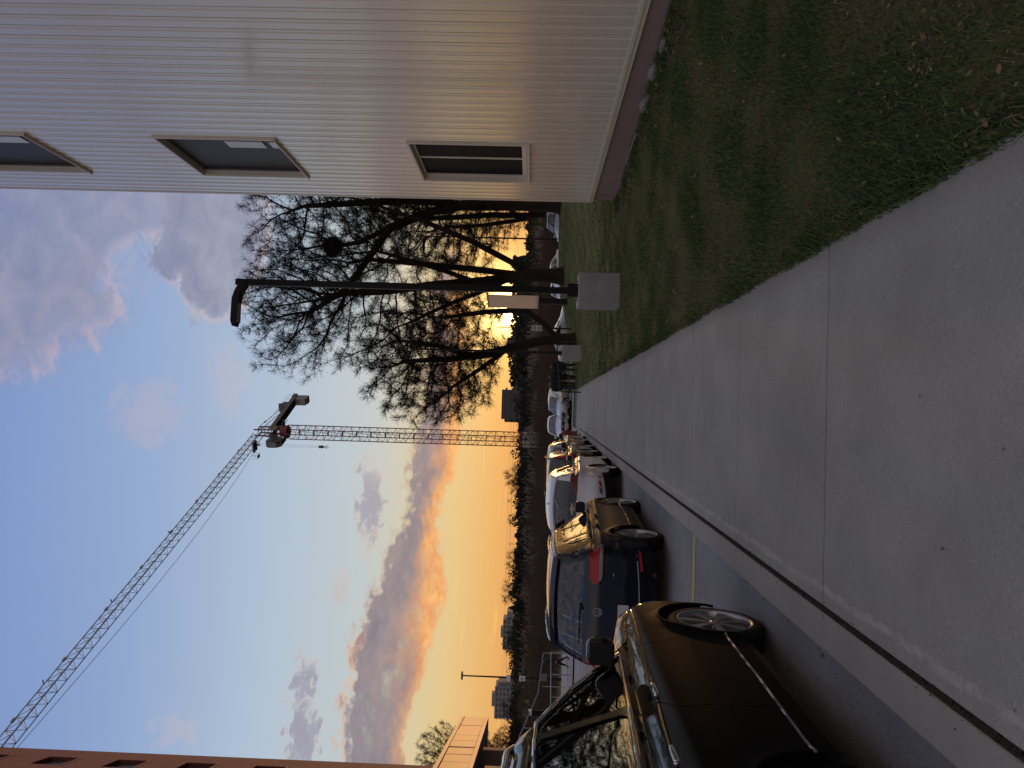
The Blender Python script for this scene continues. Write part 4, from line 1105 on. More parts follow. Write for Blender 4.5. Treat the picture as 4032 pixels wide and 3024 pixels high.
mb = MB(); mb.bar(c3.wrap(4.55, -.05, .02), c3.wrap(4.85, .22, .015), .006, .006, 5); mb.build('rear_wiper', M_chr, r3)
c3.wrap_patch('rear_spoiler', [(4.98, -.9), (5.6, -.9), (5.6, .9), (4.98, .9)], P_white, r3, .03, .12)
# --- 4. maroon SUV with roof bars
cv_ = dict(vw); cv_.update(name='parked_suv', paint=P_maroon, L=4.6, w=1.84, ax=(.92, 3.62), Rw=.36, rimR=.24, spokes=7, detail=1, tum=.30, rearglass=GL_dark, sideglass=GL_dark)
cv_['sil'] = [(max(.0, y * 4.6 / 4.78 - (.10 if i < 6 and i > 2 else 0)), z * 1.01, r, b) for i, (y, z, r, b) in enumerate(vw['sil'])]
def sc(P, k): return [(y * k, z) for y, z in P]
cv_['windows'] = [sc(P, .95) for P in vw['windows']]; cv_['seams'] = [sc(P, .95) for P in vw['seams']]
r4, c4 = build_car(cv_, (-2.36, 23.6, float(zr(23.6) + ro(23.6)) + .005), R(-.5), 'dark maroon SUV with black roof bars parked ahead of the white crossover', CP)
for sg in (1, -1):
    mirror(r4, c4, 2.66, 1.19, sg, M_gblk, .2, .19)
    mb = MB(); tube_on(mb, [c4.wrap(5.8 + 2.9 * i / 10, sg * .82, .075 * math.sin(math.pi * i / 10) ** .3 + .004) for i in range(11)], .018, 6); mb.build('roof_rail', M_blk, r4, auto=60)
for t_ in (6.3, 8.0):
    mb = MB(); a, b = c4.wrap(t_, .82, .08), c4.wrap(t_, -.82, .08); mb.bar(a, b, .02, .02, 6); mb.build('roof_bar', M_blk, r4)
c4.wrap_patch('tail_light', rounded([(2.95, .78), (2.95, 1.0), (4.9, 1.0), (4.9, .90), (3.7, .84)], .04), M_red, r4, .008, .08, True)
pb = c4.wrap(3.9, 0, .015); mb = MB()
mb.rbox(-.035, pb.y, pb.z, .014, .008, .085, .003); mb.rbox(.035, pb.y, pb.z, .014, .008, .085, .003); mb.rbox(0, pb.y, pb.z, .06, .008, .016, .003); mb.build('badge', M_chr, r4)
trim_line(r4, c4, [(2.9, 1.10), (2.0, 1.13), (1.14, 1.155), (.55, 1.185), (.70, 1.48), (1.08, 1.60), (2.15, 1.60), (2.52, 1.40), (2.9, 1.10)], .011, M_chr, .006)
# --- 5. champagne car ahead
cw = dict(eq); cw.update(name='parked_car', paint=P_gold, w=1.80)
r5, c5 = build_car(cw, (-2.24, 29.2, float(zr(29.2) + ro(29.2)) + .005), R(-.8), 'champagne coloured SUV farthest along the kerb row, mostly hidden by the maroon one', CP)
for sg in (1, -1): mirror(r5, c5, 2.72, 1.2, sg, M_gblk, .2, .18)

# --- cars in the lot beyond
sed = dict(name='parked_car', L=4.6, w=1.80, paint=P_white, ax=(.95, 3.62), Rw=.33, rimR=.22, spokes=7, detail=0, belt=.94, bsl=-.02, tum=.42, cF=.14, cR=.12, sill=.24,
    sil=[(.16, .28, .10, .12), (.03, .42, .12, .13), (.0, .62, .13, .10), (.06, .86, .12, .07), (.14, .98, .08, .05), (.62, 1.04, .08, .04), (1.34, 1.38, .08, .05), (1.75, 1.45, .10, .05), (2.2, 1.44, .10, .05), (2.5, 1.38, .08, .06),
         (3.3, .98, .08, .10), (3.8, .90, .10, .06), (4.3, .78, .13, .10), (4.55, .64, .16, .14), (4.6, .48, .16, .16), (4.48, .26, .12, .12)],
    glass_t=(5.05, 5.95, 9.05, 9.98), tail_t=2.2, nose_t=12.3, sideglass=GL_dark, rearglass=GL_dark, frontglass=GL_dark,
    windows=[[(3.1, .96), (2.2, .98), (2.2, 1.35), (2.42, 1.34), (2.75, 1.18)], [(2.1, .98), (1.3, 1.0), (1.62, 1.33), (2.1, 1.35)]])
suv = dict(eq); suv.update(detail=0, name='parked_car', frontglass=GL_dark)
def front_face(c, r, badge=True):
    c.wrap_patch('headlight', [(12.6, .56), (13.3, .60), (13.2, 1.0), (12.45, 1.0)], M_lens, r, .005, .14, True)
    c.wrap_patch('grille', [(12.9, -.5), (13.7, -.46), (13.7, .46), (12.9, .5)], M_gblk, r, .006, .2)
    c.wrap_patch('lower_grille', [(14.3, -.8), (15.0, -.8), (15.0, .8), (14.3, .8)], M_blk, r, .006, .2)
    mb = MB(); p = c.wrap(13.3, 0, .012); mb.rbox(0, p.y, p.z, .12, .012, .09, .01); mb.build('badge', M_chr, r)
    mb = MB(); p = c.wrap(14.2, 0, .014); mb.rbox(0, p.y, p.z, .31, .012, .14, .01); mb.build('licence_plate', M_plate, r)
GL_ = 'cars in the lot beyond the sidewalk'
def lot_car(sp, x, y, rz, label, face=True):
    r, c = build_car(sp, (x, y, float(zr(y)) - .03 + (.50 * float(sm01((x - 2) / 12)) if x > 0 else 0)), R(rz), label, GL_, pitch=0)
    for sg in (1, -1): mirror(r, c, sp['L'] * .6, sp['belt'] + .07, sg, sp['paint'], .17, .14)
    if face: front_face(c, r)
    return r, c
lot_car(dict(suv, paint=P_white), -1.45, 58.6, 180, 'white SUV facing the viewer behind the red hydrant')
lot_car(dict(suv, paint=P_silver), 1.0, 58.2, 158, 'silver SUV with a dark front beside the white SUV in the lot')
lot_car(dict(sed, paint=P_white), 3.6, 57.5, -112, 'low white car seen side on behind the thin lamp post block')
lot_car(dict(sed, paint=P_white), 9.5, 58.8, 170, 'white sedan half hidden by the big lamp post')
lot_car(dict(sed, paint=P_silver), 11.6, 57.0, 132, 'silver sedan right of the thick tree trunk')
lot_car(dict(suv, paint=P_white, L=4.66), 14.5, 54.6, 146, 'white hatchback closest to the corner of the sided building')
# ---------------------------------------------------------------- lamp posts
M_pole = mat('dark_pole', (.008, .008, .009), .6, 0, .25)
M_block = wmat('cast_concrete', (.26, .255, .26), (.37, .36, .365), .85, 3.0, 50, .4, .4, .006, .3, None, (9, (.10, .10, .10), .5))
def banner_mat():
    m = mat('banner_fabric', (.78, .72, .62), .5); t = m.node_tree; b = t.nodes['Principled BSDF']
    tr = t.nodes.new('ShaderNodeBsdfTranslucent'); tr.inputs[0].default_value = (.85, .75, .55, 1)
    mx = t.nodes.new('ShaderNodeMixShader'); mx.inputs[0].default_value = .45
    t.links.new(b.outputs[0], mx.inputs[1]); t.links.new(tr.outputs[0], mx.inputs[2]); t.links.new(mx.outputs[0], t.nodes['Material Output'].inputs[0]); return m
M_ban = banner_mat()
M_sign = mat('sign_white', (.72, .70, .66), .45, var=.05, scale=6)
def lamp_post(x, y, z0, ztop, label, bw=.82, bh=1.02, sq=.155, head=True, arm=-1, blockmat=None, base=True, group='lamp posts around the lawn'):
    r = empty('lamp_post', (x, y, z0)); tag(r, label, 'lamp post', group)
    H = ztop - z0
    if bh:
        bm_ = MB(); bm_.rbox(0, 0, bh / 2 - .1, bw, bw, bh + .2, .02, 1); bm_.build('concrete_base', M_block, r)
    mb = MB(); b0 = max(bh, 0)
    if sq > .1: mb.rbox(0, 0, b0 + (H - b0) / 2, sq, sq, H - b0, .015, 1)
    else: mb.bar((0, 0, b0), (0, 0, H), sq * .75, sq * .5, 10)
    mb.build('pole', M_pole, r)
    if bh:
        mb = MB(); mb.rbox(0, 0, b0 + .13, sq * 2.1, sq * 2.1, .26, .02, 1); o = mb.build('base_cover', M_pole, r)
        for sx in (-1, 1):
            for sy in (-1, 1):
                mb = MB(); mb.bar((sx * sq * 1.35, sy * sq * 1.35, b0 - .0), (sx * sq * 1.35, sy * sq * 1.35, b0 + .06), .02, .02, 6); mb.build('bolt', M_chr, r)
    if head:
        mb = MB(); s = arm
        mb.prism([(0, H - .30), (0, H - .14), (s * .22, H - .02), (s * .42, H + .045), (s * .98, H + .06), (s * 1.12, H + .01), (s * 1.13, H - .04), (s * .98, H - .09), (s * .52, H - .10), (s * .28, H - .15), (s * .10, H - .27)], -.14, .14, 'xz')
        o = mb.build('lamp_head', M_pole, r)
        mb = MB(); mb.box(min(s * .55, s * 1.02), max(s * .55, s * 1.02), -.11, .11, H - .108, H - .092); mb.build('lens', mat('led_lens', (.25, .25, .24), .3) if 'led_lens' not in MATS else MATS['led_lens'], o)
    return r
lp = lamp_post(2.87, 18.35, G(2.87, 18.35), 9.15, 'tall square black lamp post on a big concrete block, nearest the sidewalk', arm=-1)
H0 = -G(2.87, 18.35)
# stiff white banner standing off the pole on two brackets, seen almost edge on
bn = empty('banner_sign', (2.72, 18.28, 0), R(-58)); tag(bn, 'narrow white banner panel mounted on the near lamp post', 'sign')
mb = MB(); mb.rbox(-.26, 0, 2.16, .50, .02, 1.26, .05, 2); mb.build('panel', M_ban, bn)
mb = MB(); mb.rbox(-.26, -.012, 1.56, .40, .006, .02, .004); mb.rbox(-.05, -.012, 1.60, .02, .006, .1, .004); mb.rbox(-.48, -.012, 1.60, .02, .006, .1, .004); mb.build('rim_line', M_block, bn)
for zz in (2.80, 1.52):
    mb = MB(); mb.bar((-.5, 0, zz), (.12, 0, zz), .015, .015, 6); mb.build('bracket', M_pole, bn)
lamp_post(2.72, 38.0, G(2.72, 38) + .0, 7.95, 'thin round black lamp post on a square concrete block beside the walkers', bh=.98, bw=.78, sq=.09, head=True, arm=1)
lamp_post(11.75, 52.0, G(11.75, 52), 9.6, 'thin black lamp post rising through the branches right of the thick trunk', bh=0, sq=.09, head=True, arm=-1)
lamp_post(8.6, 60.0, float(zr(60)), 4.75, 'short lamp post standing against the setting sun', bh=0, sq=.11, head=False)
o = empty('lamp_post', (-21.9, 60, float(zr(60)))); tag(o, 'thin lamp post with a tee head and small signs at far left', 'lamp post', 'lamp posts around the lawn')
Hh = 6.5 - float(zr(60))
mb = MB(); mb.bar((0, 0, 0), (0, 0, Hh), .10, .055, 8); mb.build('pole', M_pole, o)
mb = MB(); mb.rbox(0, 0, Hh + .02, .62, .3, .13, .04); mb.build('lamp_head', M_pole, o)
for zz, ww, hh, xx in ((3.15, .42, .48, 0), (4.25, .5, .32, 0), (1.45, .62, .55, .15)):
    mb = MB(); mb.rbox(xx, -.13, zz, ww, .02, hh, .01); q = mb.build('notice', MATS['sign_white'] if zz != 1.45 else M_alu, o)
    if zz == 3.15:
        mb = MB()
        for k in range(20):
            a, b = [2 * math.pi * (k + d) / 20 for d in (0, 1)]; mb.bar((.13 * math.cos(a), -.145, zz + .13 * math.sin(a)), (.13 * math.cos(b), -.145, zz + .13 * math.sin(b)), .014)
        mb.bar((-.09, -.146, zz + .09), (.09, -.146, zz - .09), .014); mb.bar((-.05, -.146, zz - .06), (0, -.146, zz + .08), .01); mb.bar((.05, -.146, zz - .06), (0, -.146, zz + .08), .01); mb.build('symbol', M_ink, q)
# glowing-topped bollard columns (unlit at this hour): dark shaft with a slanted pale cap
def column(x, y, h, label):
    r = empty('information_pillar', (x, y, G(x, y)), R(12)); tag(r, label, 'pillar', 'dark pillars with slanted white caps')
    mb = MB(); mb.rbox(0, 0, (h - .3) / 2, .34, .34, h - .3, .01, 1); mb.build('shaft', M_pole, r)
    mb = MB(); mb.prism([(-.17, h - .3), (.17, h - .3), (.17, h - .06), (-.17, h - .22)], -.17, .17, 'xz'); mb.build('cap', M_sign, r)
    mb = MB()
    for k in range(3): mb.rbox(.172, -.04 + .04 * k, h - 1.1, .004, .028, .09, .003)
    mb.build('marking', M_alu, r)
column(6.55, 46.5, 2.75, 'dark pillar with slanted white cap behind the near lamp post')
column(-20.5, 50.0, 2.5, 'dark pillar with slanted white cap left of the pipe fence')
# ---------------------------------------------------------------- parking notice on a post
sg_ = empty('notice_sign', (4.75, 45.5, G(4.75, 45.5))); tag(sg_, 'white notice with rows of blue print behind the forked tree', 'sign')
mb = MB(); mb.bar((0, 0, 0), (0, 0, 4.6), .04, .03, 8); mb.build('post', M_pole, sg_)
zc = 1.65 - 15 / 2912 * 45.5 - G(4.75, 45.5)
mb = MB(); mb.rbox(0, -.05, zc, .36, .02, .66, .02); q = mb.build('panel', M_sign, sg_)
mb = MB()
for k in range(7):
    if k == 3: continue
    mb.rbox(0, -.064, zc + .25 - k * .085, .29 if k % 2 else .25, .004, .04, .002)
mb.build('print', mat('blue_print', (.10, .13, .24), .6), q)
# ---------------------------------------------------------------- fire hydrant
M_hyd = mat('hydrant_red', (.16, .012, .010), .4, var=.2, scale=6)
hx, hy = -1.56, 43.0
hy_ = empty('fire_hydrant', (hx, hy, float(zr(hy)) - .03)); tag(hy_, 'dark red fire hydrant standing at the end of the kerb', 'hydrant')
mb = MB(); mb.lathe([(0, 0), (.21, 0), (.21, .06), (.15, .07), (.135, .12), (.135, .60), (.165, .62), (.165, .68), (.14, .69), (.13, .76), (.09, .83), (.035, .87), (.03, .92), (0, .92)], 24); mb.build('barrel', M_hyd, hy_, auto=40)
for s_ in (-1, 1):
    mb = MB(); mb.lathe([(.065, s_ * .12), (.065, s_ * .19), (.075, s_ * .19), (.075, s_ * .23), (.02, s_ * .24), (.02, s_ * .27), (0, s_ * .27)], 14, (0, 0, .56), 'x'); mb.build('outlet_cap', M_hyd, hy_, auto=40)
mb = MB(); mb.lathe([(.09, -.12), (.09, -.19), (.10, -.19), (.10, -.24), (0, -.25)], 14, (0, 0, .50), 'y'); mb.build('steamer_cap', M_hyd, hy_, auto=40)
# ---------------------------------------------------------------- pipe barriers
M_pipe = mat('barrier_black', (.030, .030, .033), .5, .4); M_galv = mat('galvanised', (.30, .32, .33), .4, .8)
def barrier(x0, y0, x1, y1, ht, label, grp='tubular barriers around the lawn', m=None):
    z0, z1 = G(x0, y0), G(x1, y1); r = empty('pipe_barrier', (x0, y0, 0)); tag(r, label, 'barrier', grp); m = m or M_pipe
    d = Vector((x1 - x0, y1 - y0, 0)); L_ = d.length; u = d / L_; rr = .25
    zt0, zt1 = z0 + ht, z1 + ht
    pts = [Vector((0, 0, z0 - .1)), Vector((0, 0, zt0 - rr))]
    for k in range(1, 6):
        a = k / 5 * math.pi / 2; pts.append(u * (rr - rr * math.cos(a)) + Vector((0, 0, zt0 - rr + rr * math.sin(a))))
    for k in range(0, 6):
        a = math.pi / 2 * (1 - k / 5); pts.append(u * (L_ - rr + rr * math.cos(a)) + Vector((0, 0, zt1 - rr + rr * math.sin(a))))
    pts.append(u * L_ + Vector((0, 0, z1 - .1)))
    mb = MB(); mb.pipe(pts, .032, 8); mb.build('frame', m, r, auto=60)
    mb = MB(); mb.bar(Vector((0, 0, z0 + ht * .52)), u * L_ + Vector((0, 0, z1 + ht * .52)), .025, .025, 8); mb.build('mid_rail', m, r)
    return r
barrier(.74, 38.3, 3.55, 41.0, 1.12, 'black tubular barrier in front of the walkers, nearest the sidewalk end')
barrier(5.3, 50.3, 8.9, 51.2, 1.05, 'black tubular barrier between the forked tree and the thick trunk')
barrier(11.4, 52.6, 16.5, 52.6, 1.05, 'black tubular barrier in front of the silver and white cars')
# ---------------------------------------------------------------- galvanised fence at left
fp = [(-15.0, 45.6), (-15.5, 43.2), (-15.9, 40.9), (-16.4, 38.6), (-16.9, 36.2), (-17.4, 33.8)]
fr_ = empty('pipe_fence', (0, 0, 0)); tag(fr_, 'galvanised pipe fence with evenly spaced posts beyond the nearest car', 'fence')
for k, (x, y) in enumerate(fp):
    z = float(zr(y)); mb = MB(); mb.bar((x, y, z - .1), (x, y, z + 1.12), .035, .035, 8); mb.build('post', M_galv, fr_)
for (a, b) in zip(fp[:-1], fp[1:]):
    za, zb_ = float(zr(a[1])), float(zr(b[1]))
    for h in (1.08, .14):
        mb = MB(); mb.bar((*a, za + h), (*b, zb_ + h), .028, .028, 8); mb.build('rail', M_galv, fr_)
hr = empty('handrail', (0, 0, 0)); tag(hr, 'thin sloping handrail behind the pipe fence', 'handrail')
hp = [(-17.2, 52, .25), (-20.0, 52, .55), (-23.0, 52, 1.75), (-27.5, 52, 1.75)]
mb = MB(); mb.pipe(hp, .035, 6); mb.build('rail', M_galv, hr)
for x in (-17.2, -19.5, -22.4, -25, -27.5):
    mb = MB(); mb.bar((x, 52, -1.4), (x, 52, .3 + max(0, (-x - 20) * .5) if x > -23 else 1.75), .03, .03, 6); mb.build('post', M_galv, hr)
fl = [(-27.5, 56, .35)]
# ---------------------------------------------------------------- people
M_skin = mat('skin', (.33, .19, .13), .6); M_hair = mat('hair_dark', (.02, .014, .01), .7)
M_coat = mat('coat_black', (.012, .012, .014), .85); M_coat2 = mat('coat_navy', (.02, .022, .032), .85); M_trou = mat('trousers_dark', (.02, .02, .024), .85); M_shoe = mat('shoes_pale', (.20, .19, .18), .7); M_cap = mat('cap', (.03, .03, .035), .7)
def person(x, y, rz, H, label, stride=.25, coat=M_coat, trou=M_trou, shoe=M_shoe, cap=False, lean=0.0, z=None, hair='short', grp='people walking beyond the sidewalk', arms=(.18, -.18), bag=False):
    r = empty('person', (x, y, (float(zr(y)) - .03) if z is None else z), R(rz)); tag(r, label, 'person', grp)
    k = H / 1.75
    J = {}
    def j(n, p, rad): J[n] = (Vector(p) * k + Vector((0, lean * max(0, p[2] - .9) * k, 0)), rad * k)
    j('pelvis', (0, 0, .96), .155); j('waist', (0, .0, 1.10), .145); j('chest', (0, .0, 1.30), .175); j('neckb', (0, .0, 1.47), .085); j('neck', (0, .015, 1.53), .055)
    j('head1', (0, .02, 1.60), .082); j('head2', (0, .015, 1.69), .085)
    edges = [('pelvis', 'waist'), ('waist', 'chest'), ('chest', 'neckb'), ('neckb', 'neck'), ('neck', 'head1'), ('head1', 'head2')]
    for s, st in ((1, stride), (-1, -stride)):
        a = 'R' if s > 0 else 'L'
        j(a + 'hip', (s * .095, 0, .90), .115); j(a + 'knee', (s * .10, st * .55 + .03, .50), .068); j(a + 'ank', (s * .10, st - (.06 if st < 0 else 0), .10 + (.05 if st < 0 else 0)), .045); j(a + 'toe', (s * .11, st + .16, .045), .04)
        edges += [('pelvis', a + 'hip'), (a + 'hip', a + 'knee'), (a + 'knee', a + 'ank'), (a + 'ank', a + 'toe')]
        ar = arms[0 if s > 0 else 1]
        j(a + 'sh', (s * .20, 0, 1.42), .075); j(a + 'elb', (s * .25, -.03 + ar * .4, 1.14), .056); j(a + 'wri', (s * .25, ar, .90), .036); j(a + 'palm', (s * .25, ar + .02, .83), .034)
        edges += [('chest', a + 'sh'), (a + 'sh', a + 'elb'), (a + 'elb', a + 'wri'), (a + 'wri', a + 'palm')]
        for q, (dx, dy, dz) in enumerate(((-.0, .030, -.085), (.0, .012, -.095), (.0, -.008, -.09), (.0, -.026, -.075), (-.03 * s, .045, -.045))):
            j(a + 'f%d' % q, (s * .25 + dx, ar + .02 + dy, .83 + dz), .0095); edges.append((a + 'palm', a + 'f%d' % q))
    nm = list(J); ix = {n: i for i, n in enumerate(nm)}
    me = bpy.data.meshes.new('body'); me.from_pydata([J[n][0][:] for n in nm], [(ix[a], ix[b]) for a, b in edges], [])
    o = bpy.data.objects.new('body', me); COL.objects.link(o)
    md = o.modifiers.new('s', 'SKIN'); md.use_smooth_shade = True
    for i, n in enumerate(nm):
        v = me.skin_vertices[0].data[i]; f = J[n][1]
        f *= 1.16 if n not in ('head1', 'head2', 'neck') and 'f' not in n[1:] else 1
        v.radius = (f * (1.0 if n not in ('waist', 'chest', 'pelvis') else 1.12), f * (1 if n not in ('chest', 'waist', 'pelvis') else .68)); v.use_root = (n == 'pelvis')
    sb = o.modifiers.new('b', 'SUBSURF'); sb.levels = 1
    dg = bpy.context.evaluated_depsgraph_get(); m2 = bpy.data.meshes.new_from_object(o.evaluated_get(dg)); bpy.data.objects.remove(o)
    m2.materials.clear()
    for mm in (M_skin, coat, trou, shoe): m2.materials.append(mm)
    for p in m2.polygons:
        z_ = p.center.z / k; p.material_index = 3 if z_ < .10 else 2 if z_ < .90 and abs(p.center.x) < .19 * k else 0 if (z_ > 1.515 or (z_ < .88 and abs(p.center.x) > .19 * k)) else 1
    b = bpy.data.objects.new('body', m2); link(b, r)
    hd = J['head2'][0]
    mb = MB()
    mb.rbox(hd.x, hd.y - .018 * k, hd.z + .022 * k, .165 * k, .175 * k, .15 * k if hair == 'short' else .18 * k, .07 * k, 3)
    if hair == 'long': mb.rbox(hd.x, hd.y - .06 * k, hd.z - .12 * k, .16 * k, .07 * k, .24 * k, .03 * k, 3)
    mb.build('hair', M_hair, r, auto=60)
    mb = MB(); mb.rbox(hd.x, hd.y + .088 * k, hd.z - .045 * k, .022 * k, .03 * k, .05 * k, .009 * k, 2); mb.build('nose', M_skin, r, auto=60)
    for s in (-1, 1):
        mb = MB(); mb.rbox(s * .033 * k, hd.y + .076 * k, hd.z - .02 * k, .02 * k, .012 * k, .01 * k, .004 * k); mb.build('eye', M_hair, r)
        mb = MB(); mb.rbox(s * .086 * k, hd.y, hd.z - .035 * k, .014 * k, .03 * k, .05 * k, .006 * k); mb.build('ear', M_skin, r)
    mb = MB(); mb.rbox(0, hd.y + .078 * k, hd.z - .085 * k, .04 * k, .01 * k, .008 * k, .003 * k); mb.build('mouth', M_hair, r)
    # open coat skirt below the waist
    pl = J['pelvis'][0]; mb = MB()
    mb.lathe([(.150 * k, .0), (.175 * k, -.14 * k), (.168 * k, -.14 * k), (.14 * k, 0)], 20, (pl.x, pl.y, pl.z + .06 * k)); q = mb.build('coat_hem', coat, r, auto=60); q.scale = (1.12, .80, 1)
    if cap:
        mb = MB(); mb.lathe([(0, .075 * k), (.07 * k, .06 * k), (.098 * k, .015 * k), (.10 * k, -.005 * k)], 20, (hd.x, hd.y, hd.z + .05 * k)); mb.rbox(hd.x, hd.y + .12 * k, hd.z + .05 * k, .14 * k, .10 * k, .012 * k, .005); mb.build('cap', M_cap, r, auto=60)
    return r
person(1.10, 43.4, 205, 1.84, 'rightmost figure when upright, walker in dark coat with pale shoes', .28, hair='long')
bpy.data.objects['person']['label'] = 'walker in black coat with pale shoes closest to the sidewalk end'
person(1.72, 44.0, 190, 1.88, 'walker in the middle of the group wearing a dark cap', .22, coat=M_coat2, cap=True)
person(2.30, 43.6, 165, 1.78, 'bulkily dressed walker beside the thin lamp post block', .30, coat=M_coat)
person(1.36, 45.6, 10, 1.85, 'walker at the back of the group, mostly hidden by the others', .2, coat=M_coat2)
person(-15.35, 45.0, 70, 1.78, 'lone dark figure striding beside the pipe fence', .38, coat=M_coat, shoe=M_coat, lean=.10, grp='people walking beyond the sidewalk')
# ---------------------------------------------------------------- tower crane
M_cred = mat('crane_red', (.15, .022, .030), .5, var=.25, scale=1); M_cgrey = mat('crane_grey', (.26, .265, .28), .5, .1); M_cbase = mat('crane_base_grey', (.34, .33, .33), .5)
M_cdark = mat('crane_dark', (.07, .072, .078), .6); M_cw = mat('counterweight', (.26, .265, .28), .85, var=.15, scale=1)
cr_ = empty('tower_crane', (-7.05, 151, float(zt(-7, 151)))); tag(cr_, 'red and grey lattice tower crane with its long jib reaching toward the upper left', 'crane')
cz = float(zt(-7, 151)); J_AZ = R(23.1); jd = Vector((-math.sin(J_AZ), -math.cos(J_AZ), 0)); jn = Vector((math.cos(J_AZ), -math.sin(J_AZ), 0))
def lattice(name, z0, z1, a, rot, nsec, m, chord=.085, br=.038):
    mb = MB(); c = [Vector((math.cos(rot + math.pi / 4 + k * math.pi / 2), math.sin(rot + math.pi / 4 + k * math.pi / 2), 0)) * a / math.sqrt(2) for k in range(4)]
    for p in c: mb.bar(p + Vector((0, 0, z0)), p + Vector((0, 0, z1)), chord, chord, 4)
    h = (z1 - z0) / nsec
    for s in range(nsec):
        za, zb_ = z0 + s * h, z0 + (s + 1) * h; zm = (za + zb_) / 2
        for k in range(4):
            p, q = c[k], c[(k + 1) % 4]
            mb.bar(p + Vector((0, 0, za)), q + Vector((0, 0, za)), br, br, 4)
            A, B = (p, q) if (s + k) % 2 else (q, p)
            mb.bar(A + Vector((0, 0, za)), B + Vector((0, 0, zm)), br, br, 4); mb.bar(B + Vector((0, 0, zm)), A + Vector((0, 0, zb_)), br, br, 4)
    return mb.build(name, m, cr_)
ROT = R(-23.1 + 0)
zsp = 5.4
lattice('mast_foot', 0, zsp, 2.14, R(28), 4, M_cbase, .12, .06)
ms = lattice('mast', zsp, 51.2 - cz, 2.14, R(28), 26, M_cred, .10, .036)
ml = MB(); 
for s in range(16):
    z = zsp + 1.5 + s * 2.95; ml.box(-.42, .42, -.42, .42, z, z + .10)
    ml.bar((-.2, .3, z), (.25, -.3, z + 2.9), .03); ml.bar((-.05, .4, z), (.4, -.2, z + 2.9), .03)
ml.build('ladder', M_cdark, cr_)
zt_ = 51.2 - cz
mb = MB(); mb.lathe([(0, 0), (1.25, 0), (1.4, .2), (1.4, .7), (1.1, .9), (1.05, 1.7), (0, 1.7)], 16, (0, 0, zt_ - .1)); mb.build('slewing_ring', M_cred, cr_, auto=30)
def Rl(s, n, z): return jd * s + jn * n + Vector((0, 0, z + zt_))
def obox(mb, s0, s1, n0, n1, z0, z1):
    mb.add([Rl(s, n, z) for z in (z0, z1) for (s, n) in ((s0, n0), (s1, n0), (s1, n1), (s0, n1))], [(0, 3, 2, 1), (4, 5, 6, 7), (0, 1, 5, 4), (1, 2, 6, 5), (2, 3, 7, 6), (3, 0, 4, 7)])
# red turret head
mb = MB()
for s in (-.9, .9):
    for n in (-.8, .8): mb.bar(Rl(s, n, 1.6), Rl(s * .8, n * .8, 6.9 if s > 0 else 6.2), .15)
for z in (2.2, 3.2, 4.6, 6.0):
    for n in (-.8, .8): mb.bar(Rl(-.9, n, z), Rl(.9, n, z), .07)
    for s in (-.9, .9): mb.bar(Rl(s, -.8, z), Rl(s, .8, z), .07)
for n in (-.8, .8):
    mb.bar(Rl(-.9, n, 1.7), Rl(.9, n, 3.2), .06); mb.bar(Rl(.9, n, 3.2), Rl(-.9, n, 4.6), .06); mb.bar(Rl(-.9, n, 4.6), Rl(.9, n, 6.0), .06)
mb.build('turret', M_cred, cr_)
mb = MB(); obox(mb, -.95, .95, -.86, -.80, 2.4, 4.3); obox(mb, -.95, .95, .80, .86, 2.5, 4.0); mb.build('name_board', M_cw, cr_)
# jib: triangular truss, one top chord, two bottom chords
mb = MB(); JL = 80; hb, ht_ = 5.0, 6.9; nb = 44; wd_ = .72
top = lambda s: Rl(s, 0, ht_ - .25 * s / JL); bl = lambda s: Rl(s, -wd_, hb); br_ = lambda s: Rl(s, wd_, hb)
st_ = 2.0
mb.bar(top(1), top(JL), .085, .065); mb.bar(bl(0), bl(JL), .075, .06); mb.bar(br_(0), br_(JL), .11, .09)
k_ = 0; s = st_
while s < JL:
    s2 = min(JL, s + 1.85); m_ = (s + s2) / 2
    for b in (bl, br_): mb.bar(b(s), top(m_), .045, .036); mb.bar(top(m_), b(s2), .045, .036)
    mb.bar(bl(s), br_(s), .03, .026); 
    if k_ % 2: mb.bar(bl(s), br_(s2), .026, .024)
    s = s2; k_ += 1
for q in range(8):
    mb.bar(top(9 + q * 9.5 - .3) + Vector((0, 0, .05)), top(9 + q * 9.5 + .3) + Vector((0, 0, .05)), .17)
mb.build('jib', M_cgrey, cr_)
for q in (38, 55, 70):
    mb = MB(); mb.bar(top(q) + Vector((0, 0, .1)), top(q) + Vector((0, 0, .1)) - jd * .5 + Vector((0, 0, .4)), .10); mb.build('jib_lamp', M_cdark, cr_)
# counter-jib with rail, walkway, winch and weights
mb = MB()
for n in (-.85, .85): mb.add([Rl(-s, n + d, z) for s in (0, 18) for d in (-.09, .09) for z in (3.0 + s * .03, 3.9 + s * .03)], [(0, 1, 3, 2), (4, 6, 7, 5), (0, 4, 5, 1), (2, 3, 7, 6), (1, 5, 7, 3), (0, 2, 6, 4)])
for s in range(1, 18, 2): mb.bar(Rl(-s, -.85, 3.3 + s * .03), Rl(-s, .85, 3.3 + s * .03), .08)
obox(mb, -17.8, -.9, -.8, .8, 3.5, 3.58)
mb.build('counter_jib', M_cdark, cr_)
mb = MB()
for n in (-1.0, 1.0):
    for s in range(1, 19, 2): mb.bar(Rl(-s, n, 3.9 + s * .03), Rl(-s, n, 5.0 + s * .03), .025)
    for z in (4.45, 5.0): mb.bar(Rl(-1, n, z + .03), Rl(-18, n, z + .54), .025)
mb.build('guard_rail', M_cgrey, cr_)
mb = MB(); mb.bar(Rl(-.6, .4, 6.6), Rl(-12, .5, 4.9), .05); mb.bar(Rl(-.6, -.4, 6.6), Rl(-12, -.5, 4.9), .05); mb.bar(Rl(-3.3, .42, 6.2), Rl(-4.2, .43, 6.07), .13); mb.build('tie_bar', M_cdark, cr_)
